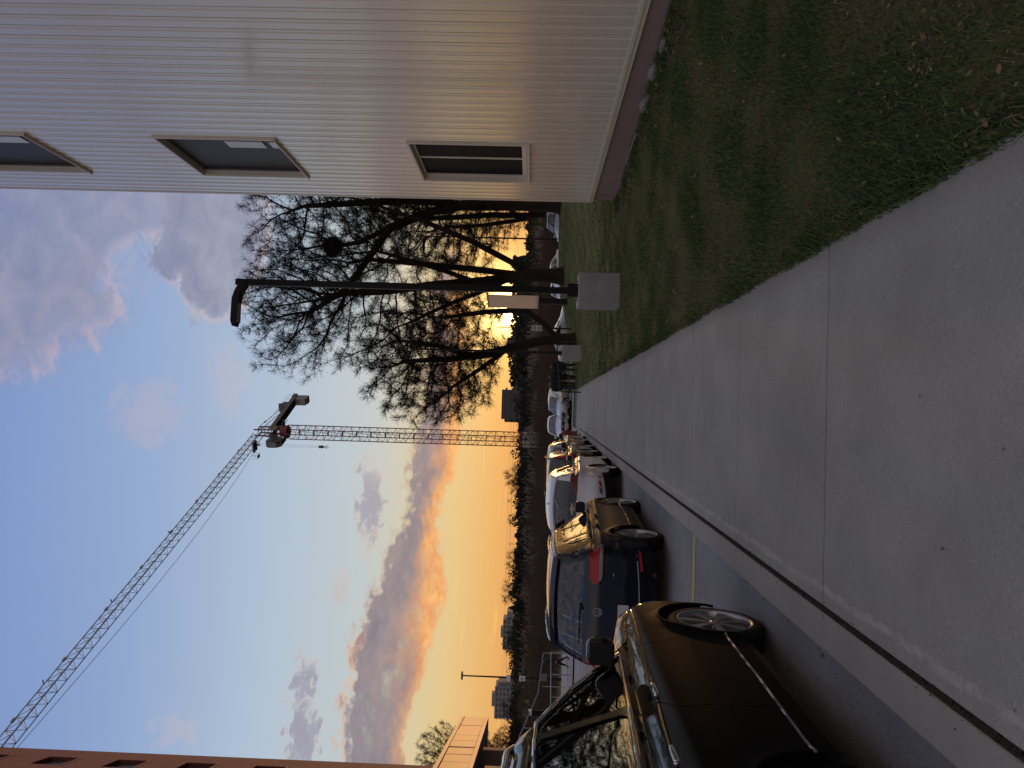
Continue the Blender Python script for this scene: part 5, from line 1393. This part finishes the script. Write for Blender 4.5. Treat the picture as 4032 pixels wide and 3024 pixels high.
mb = MB(); obox(mb, -14.0, -11.6, -.7, .7, 4.1, 5.5); obox(mb, -12.6, -11.9, -.9, .9, 5.2, 6.0); mb.build('winch', M_cdark, cr_)
for q in range(3):
    mb = MB(); s0_ = -17.8 + q * .78; obox(mb, s0_, s0_ + .7, -.78, .78, .9 + (.3 if q == 2 else 0), 3.7); mb.build('counterweight', M_cw, cr_)
mb = MB(); obox(mb, -18.2, -16.4, -1.0, 1.0, 3.7, 4.5); mb.build('ballast_frame', M_cdark, cr_)
mb = MB(); obox(mb, -1.1, -3.6, 1.0, 1.1, 1.2, 1.3); obox(mb, -2.6, -1.0, -1.6, 1.6, 1.5, 1.6)
for n in (-1.6, 1.6): mb.bar(Rl(-2.6, n, 1.6), Rl(-2.6, n, 2.6), .03); mb.bar(Rl(-1, n, 2.6), Rl(-2.6, n, 2.6), .03)
mb.build('platform', M_cdark, cr_)
# cab
mb = MB(); P = [(1.3, .9), (1.3, 3.5), (3.3, 3.7), (3.75, 3.0), (3.6, 1.5), (2.9, .7)]
V = [Rl(s, n, z) for n in (-1.9, -.55) for s, z in P]; m_ = len(P)
mb.add(V, [(i, (i + 1) % m_, m_ + (i + 1) % m_, m_ + i) for i in range(m_)] + [tuple(range(m_))[::-1], tuple(range(m_, 2 * m_))])
cab = mb.build('cab', M_cdark, cr_)
mb = MB()
for nn in (-1.92, -.53):
    mb.add([Rl(2.2, nn, 1.5), Rl(3.5, nn, 1.7), Rl(3.62, nn, 2.9), Rl(3.2, nn, 3.4), Rl(2.2, nn, 3.3)], [(0, 1, 2, 3, 4)])
mb.add([Rl(3.64, -1.8, 1.6), Rl(3.64, -.65, 1.6), Rl(3.79, -.65, 2.95), Rl(3.79, -1.8, 2.95)], [(0, 1, 2, 3)])
mb.build('pane', mat('cab_glass', (.05, .09, .09), .1, spec=.8), cab)
mb = MB(); obox(mb, .9, 1.7, -1.4, -.9, .3, .9); obox(mb, 1.2, 3.2, -1.7, -.6, .55, .7); mb.build('cab_floor', M_cdark, cab)
# trolley, hook and ropes
ts = 7.0
mb = MB(); obox(mb, ts - .9, ts + .9, -1.0, 1.0, 4.35, 4.65); obox(mb, ts + .9, ts + 2.0, -1.7, -1.0, 3.3, 3.4)
for s in (ts + .9, ts + 2.0):
    for n in (-1.7, -1.0): mb.bar(Rl(s, n, 3.3), Rl(s, n, 4.5), .03)
mb.bar(Rl(ts - .4, 0, 4.4), Rl(ts - .9, 0, 3.7), .16); mb.build('trolley', M_cdark, cr_)
mb = MB(); hz = -8.1
for d in (-.45, .55): mb.bar(Rl(ts - .4 + d, .2, 4.2), Rl(ts - .4 + d * .6, .2, hz), .020)
mb.build('hoist_rope', M_cgrey, cr_)
mb = MB(); mb.rbox(*Rl(ts - .35, .2, hz - .5), .55, .5, .95, .12); p = Rl(ts - .35, .2, hz - 1.0); mb.bar(p, p - Vector((0, 0, .45)), .09); mb.bar(p - Vector((0, 0, .35)), p - Vector((.4, 0, .6)), .07); mb.bar(p - Vector((0, 0, .35)), p - Vector((-.3, 0, .75)), .07); mb.bar(p + Vector((0, 0, -.4)), p + Vector((0, 0, -1.1)), .05)
mb.build('hook_block', M_cdark, cr_)
mb = MB(); pts = [Rl(ts + (JL - ts) * i / 16, -.3, 4.4 - 1.5 * math.sin(math.pi * (i / 16) ** .9) - .2) for i in range(17)]
mb.pipe(pts, .035, 4); mb.build('trolley_rope', M_cgrey, cr_)
# ---------------------------------------------------------------- bare trees grown by space colonisation
M_bark = wmat('bark', (.018, .013, .011), (.034, .026, .021), .9, 2.5, 30, .5, .8, .02, .2, (1, 1, .25))
M_twig = mat('twig', (.016, .012, .010), .85, spec=.2)
def frames(d):
    ref = np.where(np.abs(d[:, 2:3]) > .9, np.array([[1., 0, 0]]), np.array([[0, 0, 1.]]))
    a = np.cross(d, ref); a /= np.linalg.norm(a, axis=1, keepdims=True) + 1e-9; return a, np.cross(d, a)
def seg_mesh(name, P, Q, r0, r1, n, m, parent):
    d = Q - P; l = np.linalg.norm(d, axis=1, keepdims=True) + 1e-9; d = d / l; a, b = frames(d)
    V = []
    for C_, r in ((P - d * r0[:, None] * .15, r0), (Q + d * r1[:, None] * .3, r1)):
        for i in range(n):
            t = 2 * math.pi * i / n; V.append(C_ + (a * math.cos(t) + b * math.sin(t)) * r[:, None])
    V = np.stack(V, 1); N = len(P); k = np.arange(N)[:, None, None] * 2 * n
    T = np.array([(i, (i + 1) % n, n + (i + 1) % n, n + i) for i in range(n)])
    return np_mesh(name, V.reshape(-1, 3), (k + T[None]).reshape(-1, 4), m, parent, smooth=n > 4)
def grow(seeds, attract, step=.42, di=3.2, dk=.75, iters=110, seed=0, wig=.22):
    """seeds: list of polylines (first is the trunk); later ones give the index of the node they leave from"""
    r = np.random.RandomState(seed); pos, par = [], []
    for poly, frm in seeds:
        prev = -1 if frm is None else min(range(len(pos)), key=lambda i: (pos[i] - Vector(poly[0])).length)
        pts = resample3(poly, step)
        for p in (pts if frm is None else pts[1:]):
            pos.append(Vector(p)); par.append(prev); prev = len(pos) - 1
    A = [Vector(a) for a in attract]; alive = A
    for it in range(iters):
        kd = kdtree.KDTree(len(pos))
        for i, p in enumerate(pos): kd.insert(p, i)
        kd.balance(); acc = {}; nxt = []
        for a in alive:
            p, i, d = kd.find(a)
            if d < dk: continue
            nxt.append(a)
            if d < di:
                v = acc.get(i)
                if v is None: acc[i] = (a - p).normalized()
                else: acc[i] = v + (a - p).normalized()
        alive = nxt
        if not acc: di *= 1.5; 
        if not alive or di > 30: break
        for i, v in acc.items():
            if v.length < .05: continue
            v = v.normalized(); pd = (pos[i] - pos[par[i]]).normalized() if par[i] >= 0 else Vector((0, 0, 1))
            v = (v + pd * .45 + Vector(r.normal(0, wig, 3)) + Vector((0, 0, .06))).normalized()
            q = pos[i] + v * step
            if kd.find(q)[2] < step * .35: continue
            pos.append(q); par.append(i)
    return np.array([p[:] for p in pos]), np.array(par)
def resample3(P, d):
    out = []
    for a, b in zip(P[:-1], P[1:]):
        a, b = Vector(a), Vector(b); k = max(1, int((b - a).length / d + .5))
        for j in range(k): out.append(a.lerp(b, j / k))
    out.append(Vector(P[-1])); return out
def thick(pos, par, tip=.012, e=2.35, rtrunk=None):
    n = len(pos); acc = np.zeros(n)
    for i in range(n - 1, -1, -1):
        if acc[i] == 0: acc[i] = tip ** e
        if par[i] >= 0: acc[par[i]] += acc[i]
    r = acc ** (1 / e)
    if rtrunk: r = tip + (r - tip) * (rtrunk - tip) / (r[0] - tip)
    return r
def twigs(pos, par, rad, seed, count, L0, L1, up=.15, rmax=.05, r0=.0085):
    r = np.random.RandomState(seed); cand = np.where(rad < rmax)[0]; idx = r.choice(cand, count)
    d0 = pos[idx] - pos[np.maximum(par[idx], 0)]; d0 /= np.linalg.norm(d0, axis=1, keepdims=True) + 1e-6
    d = d0 * .5 + r.normal(0, .62, (count, 3)); d[:, 2] += up; d /= np.linalg.norm(d, axis=1, keepdims=True)
    P = pos[idx].copy(); L = r.uniform(L0, L1, count); S = [[], [], [], []]
    for k in range(3):
        ll = L * (.4, .33, .27)[k]; Q = P + d * ll[:, None]; S[0].append(P); S[1].append(Q)
        S[2].append(np.full(count, r0 * (1, .75, .55)[k])); S[3].append(np.full(count, r0 * (.75, .55, .38)[k]))
        if k < 2:      # side shoots
            e = d + r.normal(0, .55, d.shape); e /= np.linalg.norm(e, axis=1, keepdims=True)
            S[0].append(Q); S[1].append(Q + e * (L * .3)[:, None]); S[2].append(np.full(count, r0 * .6)); S[3].append(np.full(count, r0 * .36))
        P = Q; d = d + r.normal(0, .42, d.shape); d[:, 2] += .10; d /= np.linalg.norm(d, axis=1, keepdims=True)
    return [np.concatenate(s) for s in S]
def crown_points(ells, n, seed, shell=.35):
    r = np.random.RandomState(seed); out = []
    tot = sum(w_ for *_, w_ in ells)
    for c, rad, w_ in ells:
        k = int(n * w_ / tot); v = r.normal(0, 1, (k, 3)); v /= np.linalg.norm(v, axis=1, keepdims=True)
        q = r.uniform(0, 1, k) ** shell; out.append(np.array(c) + v * q[:, None] * np.array(rad))
    return np.concatenate(out)
def bare_tree(name, base, seeds, ells, label, n=2600, seed=1, rtrunk=.5, ntw=15000, tw=(.35, .85), step=.42, tip=.012, cat='tree', group='bare trees on the lawn', di=3.2, dk=.75, twr=.0085, sides=7, wig=.22):
    root = empty(name, base); tag(root, label, cat, group); b = np.array(base)
    pos, par = grow([([Vector(p) - Vector(base) for p in s], f) for s, f in seeds], crown_points(ells, n, seed) - b, step, di, dk, 90, seed, wig)
    rad = thick(pos, par, tip, 2.3, rtrunk)
    # flare at the foot
    hgt = pos[:, 2]; rad = rad * (1 + .55 * np.exp(-np.clip(hgt, 0, 9) / .45) * (rad > rtrunk * .5))
    m = par >= 0; P, Q = pos[par[m]], pos[m]; r1 = rad[m]; r0 = np.minimum(rad[par[m]], r1 * 1.35)
    big = r1 > rtrunk * .30
    seg_mesh('trunk', P[big], Q[big], r0[big], r1[big], 12, M_bark, root)
    sm = ~big; mid = sm & (r1 > .03)
    tag(seg_mesh('limbs', P[mid], Q[mid], r0[mid], r1[mid], sides, M_bark, root), kind='stuff')
    fine = sm & ~mid
    A = [P[fine], Q[fine], r0[fine], r1[fine]]
    T = twigs(pos, par, rad, seed, ntw, tw[0], tw[1], r0=twr)
    A = [np.concatenate([a, t]) for a, t in zip(A, T)]
    tag(seg_mesh('crown', A[0], A[1], A[2], A[3], 3, M_twig, root), kind='stuff')
    return root
# tree A: thick, low-forking trunk right of the lamp post
zA = G(8.45, 48)
tA = bare_tree('bare_tree', (8.45, 48, zA - .1),
    [([(8.45, 48, zA - .1), (8.50, 48, zA + 2.2), (8.30, 48.1, 3.1), (8.0, 48.2, 5.0), (7.7, 48.1, 8.0), (7.2, 48.3, 11.5), (7.0, 48.4, 14.5)], None),
     ([(8.50, 48, zA + 2.0), (9.3, 47.8, 3.3), (10.4, 47.5, 5.6), (11.6, 47.2, 8.8), (12.6, 47.2, 12.0)], 1),
     ([(8.45, 48.0, 2.4), (8.9, 48.9, 5.5), (9.3, 49.6, 9.0), (9.6, 50, 13)], 1),
     ([(8.3, 48.1, 3.0), (7.4, 47.4, 4.6), (6.2, 46.8, 7.2), (4.9, 46.4, 9.6)], 1),
     ([(7.9, 48.2, 5.3), (8.6, 47.0, 8), (9.4, 46.2, 11.5)], 1)],
    [((8.5, 48.5, 12.3), (6.8, 5.5, 7.6), 3), ((5.8, 47.5, 16.4), (4.9, 4.5, 4.8), 1.3), ((10, 47.5, 6.8), (4.5, 4.0, 3.4), .7)],
    'largest bare tree, with a thick low forking trunk right of the near lamp post', n=3600, seed=4, rtrunk=.44, ntw=30000, twr=.009, tw=(.25, .65))
# tree B: leaning Y-shaped trunk
zB = G(3.75, 42)
bare_tree('bare_tree', (3.75, 42, zB - .1),
    [([(3.75, 42, zB - .1), (3.80, 42, zB + 1.0), (3.65, 42, zB + 2.0), (3.3, 42.1, 2.6), (2.85, 42.2, 4.2), (2.5, 42.3, 6.3), (2.3, 42.3, 9.0)], None),
     ([(3.82, 42, zB + 1.0), (4.7, 41.8, 1.15), (5.35, 41.6, 2.2), (5.2, 41.6, 4.2), (4.8, 41.6, 6.8)], 1),
     ([(3.2, 42.1, 3.0), (1.9, 41.4, 4.6), (.9, 41.0, 6.0)], 1), ([(2.7, 42.2, 5.0), (3.3, 43.2, 7.2), (3.6, 43.8, 9.5)], 1)],
    [((2.4, 42.0, 7.4), (3.9, 3.6, 4.3), 2.4), ((.7, 41.8, 6.2), (2.2, 2.4, 2.6), .8), ((4.9, 41.8, 6.2), (2.2, 2.4, 3.2), .8)],
    'bare tree with a forked leaning trunk left of the near lamp post', n=2300, seed=9, rtrunk=.31, ntw=22000, tw=(.25, .6), dk=.6, step=.34)
# tree C: big tree at the corner of the sided building, main stem leaning left
zC = G(13.6, 50)
bare_tree('bare_tree', (13.6, 50, zC - .1),
    [([(13.6, 50, zC - .1), (13.6, 50, 3.2), (13.5, 50, 6.4), (12.9, 49.8, 9.0), (11.7, 49.5, 11.5), (10.6, 49.3, 13.6), (10.2, 49.2, 15.4)], None),
     ([(13.5, 50, 6.4), (13.9, 50.5, 10), (13.7, 50.8, 14.0), (13.4, 51, 18)], 1),
     ([(11.7, 49.5, 11.5), (9.3, 49.2, 13.0), (7.4, 49, 14.2), (5.8, 48.8, 16.4)], 1),
     ([(13.6, 50, 4.4), (15.4, 50.2, 7.4), (17.4, 50.4, 11)], 1)],
    [((12.2, 49.8, 16.0), (6.2, 5.0, 6.0), 3), ((7.4, 49.0, 17.2), (4.6, 4.0, 4.3), 1.4), ((15.8, 50, 11), (4.0, 4.0, 5), .8)],
    'bare tree beside the building corner with its main stem leaning left', n=3200, seed=14, rtrunk=.42, ntw=27000, tw=(.25, .65), group='bare trees on the lawn')
# a drey in its fork
def ball(name, p, r, label, m, n=1500, seed=1):
    rs = np.random.RandomState(seed); v = rs.normal(0, 1, (n, 3)); v /= np.linalg.norm(v, axis=1, keepdims=True); c = v * (rs.uniform(.1, 1, n) ** .5)[:, None] * r
    d = rs.normal(0, 1, (n, 3)); d /= np.linalg.norm(d, axis=1, keepdims=True); h = rs.uniform(.10, .24, n)[:, None]
    o = seg_mesh(name, c - d * h, c + d * h, np.full(n, .018), np.full(n, .012), 3, m, None); o.location = p; return o
o = ball('squirrel_nest', (10.25, 49.2, 15.3), .62, '', M_twig, 2600)
tag(o, 'dark ball of twigs lodged in a high fork of the leaning tree', 'nest')
# trees farther right, seen past the corner and mirrored in the car windows
def dup_tree(src, loc, rz, sc, label, group):
    r = src.copy(); COL.objects.link(r); r.location = loc; r.rotation_euler = (0, 0, rz); r.scale = (sc, sc, sc); r['label'] = label; r['group'] = group
    for ch in src.children:
        c = ch.copy(); COL.objects.link(c); c.parent = r
    return r
dup_tree(tA, (22.5, 52, zr(52) - .1), R(120), 1.0, 'bare tree behind the sided building', 'bare trees behind the building')
dup_tree(tA, (29.5, 46, zr(46) - .1), R(200), .95, 'bare tree far behind the sided building', 'bare trees behind the building')
dup_tree(tA, (16.5, 63, zr(60) - .6), R(60), .9, 'bare tree standing beyond the parked cars on the right', 'bare trees behind the building')

# ---------------------------------------------------------------- scenery beyond the lot
M_ever = wmat('evergreen_leaf', (.011, .014, .008), (.024, .027, .014), .85, .8, 6, .5, 0)
M_brush = wmat('dry_brush', (.050, .034, .024), (.090, .064, .046), .9, .2, 2, .5, 0)
M_plume = mat('pale_plume', (.15, .115, .09), .9)
def leafy(name, x, y, h, wd, label, seed, kind, group, zb=None):
    r = np.random.RandomState(seed); z = float(zt(x, y)) if zb is None else zb
    root = empty(name, (x, y, z)); tag(root, label, 'tree', group)
    mb = MB(); mb.bar((0, 0, -.3), (r.uniform(-.2, .2), 0, h * .7), h * .025 + .05, .05, 6); mb.build('trunk', M_bark, root)
    n = int(1500 * max(1, h / 9))
    v = r.normal(0, 1, (n, 3)); v /= np.linalg.norm(v, axis=1, keepdims=True); q = r.uniform(.25, 1, n) ** .5
    lob = 1 + .32 * np.sin(v[:, 0] * 4 + seed) * np.cos(v[:, 2] * 5 + seed * 2) + .2 * np.sin(v[:, 1] * 7 + seed)
    c = v * (q * lob)[:, None] * np.array([wd / 2, wd / 2, h * .47]) + np.array([0, 0, h * .53])
    if kind == 'cone':
        t = r.uniform(0, 1, n) ** .8; a = r.uniform(0, 6.28, n); rr = (1 - t) * wd / 2 * r.uniform(.4, 1.05, n)
        c = np.stack([rr * np.cos(a), rr * np.sin(a), h * (.06 + .94 * t)], 1)
    s = r.uniform(.12, .36, n) * (h / 11 + .3)
    nrm = r.normal(0, 1, (n, 3)); nrm /= np.linalg.norm(nrm, axis=1, keepdims=True); a, b = frames(nrm)
    k = 6; ang = np.arange(k) * 2 * math.pi / k
    rad = r.uniform(.35, 1, (n, k)) * s[:, None]
    V = c[:, None, :] + (a[:, None, :] * np.cos(ang)[None, :, None] + b[:, None, :] * np.sin(ang)[None, :, None]) * rad[..., None]
    T = (np.arange(n)[:, None, None] * k + np.array([(0, 1, 2), (0, 2, 3), (0, 3, 4), (0, 4, 5)])[None]).reshape(-1, 3)
    tag(np_mesh('crown', V.reshape(-1, 3), T, M_ever, root), kind='stuff'); return root
def small_bare(x, y, h, wd, label, seed, group):
    z = float(zt(x, y)) - .1; 
    return bare_tree('bare_tree', (x, y, z), [([(x, y, z), (x + .2, y, z + h * .3), (x + .1, y, z + h * .55)], None)], [((x, y, z + h * .62), (wd / 2, wd / 2, h * .40), 1)], label, n=330, seed=seed, rtrunk=.16, ntw=1500, tw=(.6, 1.5), step=.8, tip=.02, group=group, di=6, dk=1.3, twr=.020, sides=5)
FG = 'trees along the far edge of the field'
rs = random.Random(21)
# (azimuth tan from the street axis, distance, height)
spec = []
lab1 = ['rounded dark evergreen', 'ragged dark evergreen', 'low spreading evergreen', 'tall pointed conifer']
pro = small_bare(-20, 205, 10.5, 8, 'bare grey tree in the far tree line left of the crane mast', 3, FG)
pb2 = small_bare(-48, 190, 10, 8, 'spreading bare tree in the far tree line between the two grey blocks', 6, FG)
def ordn(k):
    one = 'first second third fourth fifth sixth seventh eighth ninth tenth eleventh twelfth thirteenth fourteenth fifteenth sixteenth seventeenth eighteenth nineteenth twentieth'.split()
    k += 1
    return one[k - 1] if k <= 20 else ('twenty-' if k < 30 else 'thirty-') + one[k % 10 - 1] if k % 10 else 'thirtieth'
xs_line = list(np.arange(-118, 44, 4.6))
for k, x in enumerate(xs_line):
    y = 165 + 60 * rs.random(); X_ = x * y / 190 + rs.uniform(-1, 1)
    az_ = X_ / y
    top = 1.65 + y * (.0225 + .004 * math.sin(k * 1.7) + rs.uniform(-.003, .004))
    if az_ > .02: top = 1.65 + y * (.021 + rs.uniform(-.003, .004))
    if az_ < -.40: top = 1.65 + y * (.020 + rs.uniform(-.002, .004))
    z = float(zt(X_, y)); h = top - z
    if k % 4 == 1:
        src = pro if k % 8 == 1 else pb2
        dup_tree(src, (X_, y, z - .1), rs.uniform(0, 6), (h + 1.0) / 10.2, '', FG)['label'] = 'bare tree in the far tree line, %s tree from the left end' % ordn(k)
    leafy('evergreen_tree' if k % 7 else 'conifer_tree', X_, y + 6, h * rs.uniform(.86, 1.0), rs.uniform(6, 9), '%s in the far tree line, %s from the left end' % (lab1[k % 4 if k % 7 else 3], ordn(k)), 100 + k, 'round' if k % 7 else 'cone', FG)
dup_tree(tA, (-54, 121, float(zt(-54, 121)) - .1), 1.0, .42, 'small bare tree seen under the entrance canopy', 'bare trees left of the street')
dup_tree(tA, (-33.5, 70, float(zt(-33, 70)) - .1), 2.2, .62, 'bare tree showing above the entrance canopy', 'bare trees left of the street')
# a wood behind them that reads as one dark mass
def wood(name, n, xr, yr, hr, seed, m, s0, s1, kind='stuff', zoff=0):
    r = np.random.RandomState(seed); x = r.uniform(*xr, n); y = r.uniform(*yr, n); x = x * y / 200
    z = zt(x, y) + zoff + r.uniform(0, 1, n) ** .9 * r.uniform(hr[0], hr[1], n); s = r.uniform(s0, s1, n)
    nrm = r.normal(0, 1, (n, 3)); nrm[:, 1] -= 1.2; nrm /= np.linalg.norm(nrm, axis=1, keepdims=True); a, b = frames(nrm)
    k = 6; ang = np.arange(k) * 2 * math.pi / k; rad = r.uniform(.3, 1, (n, k)) * s[:, None]
    V = np.stack([x, y, z], 1)[:, None, :] + (a[:, None, :] * np.cos(ang)[None, :, None] + b[:, None, :] * np.sin(ang)[None, :, None]) * rad[..., None]
    T = (np.arange(n)[:, None, None] * k + np.array([(0, 1, 2), (0, 2, 3), (0, 3, 4), (0, 4, 5)])[None]).reshape(-1, 3)
    return tag(np_mesh(name, V.reshape(-1, 3), T, m), kind=kind)
wood('distant_woodland', 30000, (-150, 70), (215, 300), (2, 7.8), 31, M_ever, .6, 1.6)
wood('sunward_woodland', 15000, (5, 40), (225, 262), (2, 11.6), 32, M_ever, .5, 1.3)
# reeds and brush at the field edge: thin upright stems, some with pale plumes
def reeds(name, n, xr, yr, hr, seed, m, wd, top=None):
    r = np.random.RandomState(seed); y = r.uniform(*yr, n); x = r.uniform(*xr, n) * y / 100
    cl = np.sin(x * .35 + seed) * np.sin(y * .21 + x * .1); keep = cl + r.uniform(-1, 1, n) > -.35; x, y, cl = x[keep], y[keep], cl[keep]; n = len(x)
    h = r.uniform(*hr, n) * (1 + .35 * cl); z = zt(x, y) - .1; P = np.stack([x, y, z], 1)
    Q = P + np.stack([r.normal(0, .12, n) * h, r.normal(0, .05, n), h], 1)
    return tag(seg_mesh(name, P, Q, np.full(n, wd), np.full(n, wd * .4), 3, m, None), kind='stuff'), Q
reeds('reed_bed', 26000, (-60, 30), (95, 150), (1.2, 2.8), 41, M_brush, .05)
reeds('reed_bed', 16000, (-60, 30), (150, 185), (2.0, 4.2), 42, M_brush, .08)
o, Qt = reeds('brush', 9000, (-55, 30), (66, 95), (.4, 1.3), 43, M_brush, .03)
def plumes(n, seed):
    r = np.random.RandomState(seed); c = []
    for k in range(46):
        y = r.uniform(110, 170); x = r.uniform(-.45, .28) * y; z = float(zt(x, y)) + r.uniform(2.4, 4.2)
        m_ = r.randint(12, 40); c.append(np.stack([r.normal(x, 1.1, m_), r.normal(y, .6, m_), r.normal(z, .38, m_)], 1))
    P = np.concatenate(c); n = len(P); Q = P + np.stack([r.normal(0, .15, n), r.normal(0, .1, n), r.uniform(.3, .7, n)], 1)
    tag(seg_mesh('seed_plumes', P, Q, np.full(n, .09), np.full(n, .03), 4, M_plume, None), kind='stuff')
plumes(40, 3)
# ---- buildings on the skyline
M_conc = mat('far_concrete', (.20, .20, .21), .8, var=.15, scale=.05); M_conc2 = mat('far_concrete_dark', (.075, .070, .075), .85); M_fwin = mat('far_window', (.03, .035, .045), .2)
M_bal = mat('far_balcony', (.26, .26, .27), .8)
def tower(x, y, parts, floors, label, cols, z0=-3, m=None, rz=0):
    r = empty('apartment_tower', (x, y, z0), R(rz)); tag(r, label, 'tower block', 'buildings on the skyline')
    for nm, x0, x1, y0, y1, za, zb_ in parts:
        mb = MB(); mb.box(x0, x1, y0, y1, za, zb_); mb.build(nm, m or M_conc, r)
    x0, x1, y0, y1, za, zb_ = parts[0][1:]
    fh = (zb_ - za) / floors
    for f in range(floors):
        for c_ in range(cols):
            xa = x0 + (x1 - x0) * (c_ + .22) / cols; xb = x0 + (x1 - x0) * (c_ + .78) / cols; q = za + fh * (f + .3)
            mb = MB(); mb.box(xa, xb, y0 - .06, y0 + .02, q, q + fh * .45); mb.build('window', M_fwin, r)
            if c_ in (0, cols - 1):
                mb = MB(); sx = -1.2 if c_ == 0 else 1.2; e0 = x0 if c_ == 0 else x1
                mb.box(min(e0, e0 + sx), max(e0, e0 + sx), y0 + 1, y0 + 8, q - .5, q + .5); mb.build('balcony', M_bal, r)
    return r
tower(-279, 700, [('wall', -15, 15, 0, 16, 0, 29.6), ('roof_house', -5, 7, 3, 10, 29.6, 33), ('wing', 15, 18.5, 2, 14, 0, 27.5), ('parapet', -15, 15, -.4, 0, 28.8, 30.2)], 9, 'pale grey apartment tower with a roof house at far left of the skyline', 6)
tower(-182, 600, [('wall', -15, 9, 0, 14, 0, 21.6), ('wing', 9, 15, 1, 12, 0, 18.6), ('roof_house', -6, 2, 2, 8, 21.6, 23.4)], 7, 'grey apartment block with stepped roof on the skyline left of the crane', 6)
r_ = tower(15, 450, [('wall', -24, -6, 0, 20, 0, 22.4), ('wing', -6, 16, 1, 18, 0, 15.6), ('wing', 16, 26, 1, 18, 0, 20.2), ('step', -25.8, -24, 1, 18, 0, 20.4)], 6, 'dark stepped building on the skyline right of the crane mast', 7, m=M_conc2)
# ---- power lines sagging across the valley
M_wire = mat('wire', (.03, .025, .02), .6)
for k, (y, z, sag) in enumerate(((330, 10.2, .5), (330, 9.5, .5), (330, 8.7, .6), (300, 7.8, .5), (300, 6.6, .5))):
    mb = MB(); pts = [(-260 + 360 * i / 24, y, z - sag * math.sin(math.pi * i / 24) + .9) for i in range(25)]
    mb.pipe(pts, .035, 4); o = mb.build('power_line', M_wire)
    tag(o, '%s power line strung across the valley' % ('topmost', 'second highest', 'middle', 'second lowest', 'lowest')[k], 'power line', 'power lines across the valley')
for k, (x, y, h) in enumerate(((-62, 331, 9.5), (-101, 331, 11), (-30, 301, 7.2))):
    r = empty('utility_pole', (x, y, -2.5)); tag(r, ('slim utility pole carrying the wires midway along the tree line', 'utility pole with crossarms above the grey stepped block', 'low utility pole nearest the crane mast')[k], 'utility pole', 'utility poles in the valley')
    mb = MB(); mb.bar((0, 0, 0), (0, 0, h + 2.5), .14, .09, 6); mb.build('pole', M_wire, r)
    for q in (0, 1.0):
        mb = MB(); mb.bar((-1.0, 0, h + 2.2 - q), (1.0, 0, h + 2.2 - q), .07); mb.build('crossarm', M_wire, r)
for k, (az_, u, s_) in enumerate(((-.312, 2095, .5), (-.322, 2093, .32), (-.384, 2087, .42))):
    y = 186; r = MB(); z = 1.65 - (u - 2060) / 2912 * y; r.rbox(az_ * y, y, z, s_ * 1.4, .1, s_, .03); r.bar((az_ * y, y, z), (az_ * y, y, z - 2.2), .05)
    tag(r.build('road_sign', M_sign), ('white road sign', 'smaller white road sign', 'lone white road sign')[k] + ' in front of the far tree line at left', 'sign', 'small signs in front of the far trees')
SC.cycles.max_bounces = 6; SC.cycles.transparent_max_bounces = 24; SC.cycles.caustics_reflective = False; SC.cycles.caustics_refractive = False
SC.cycles.sample_clamp_indirect = 4.0
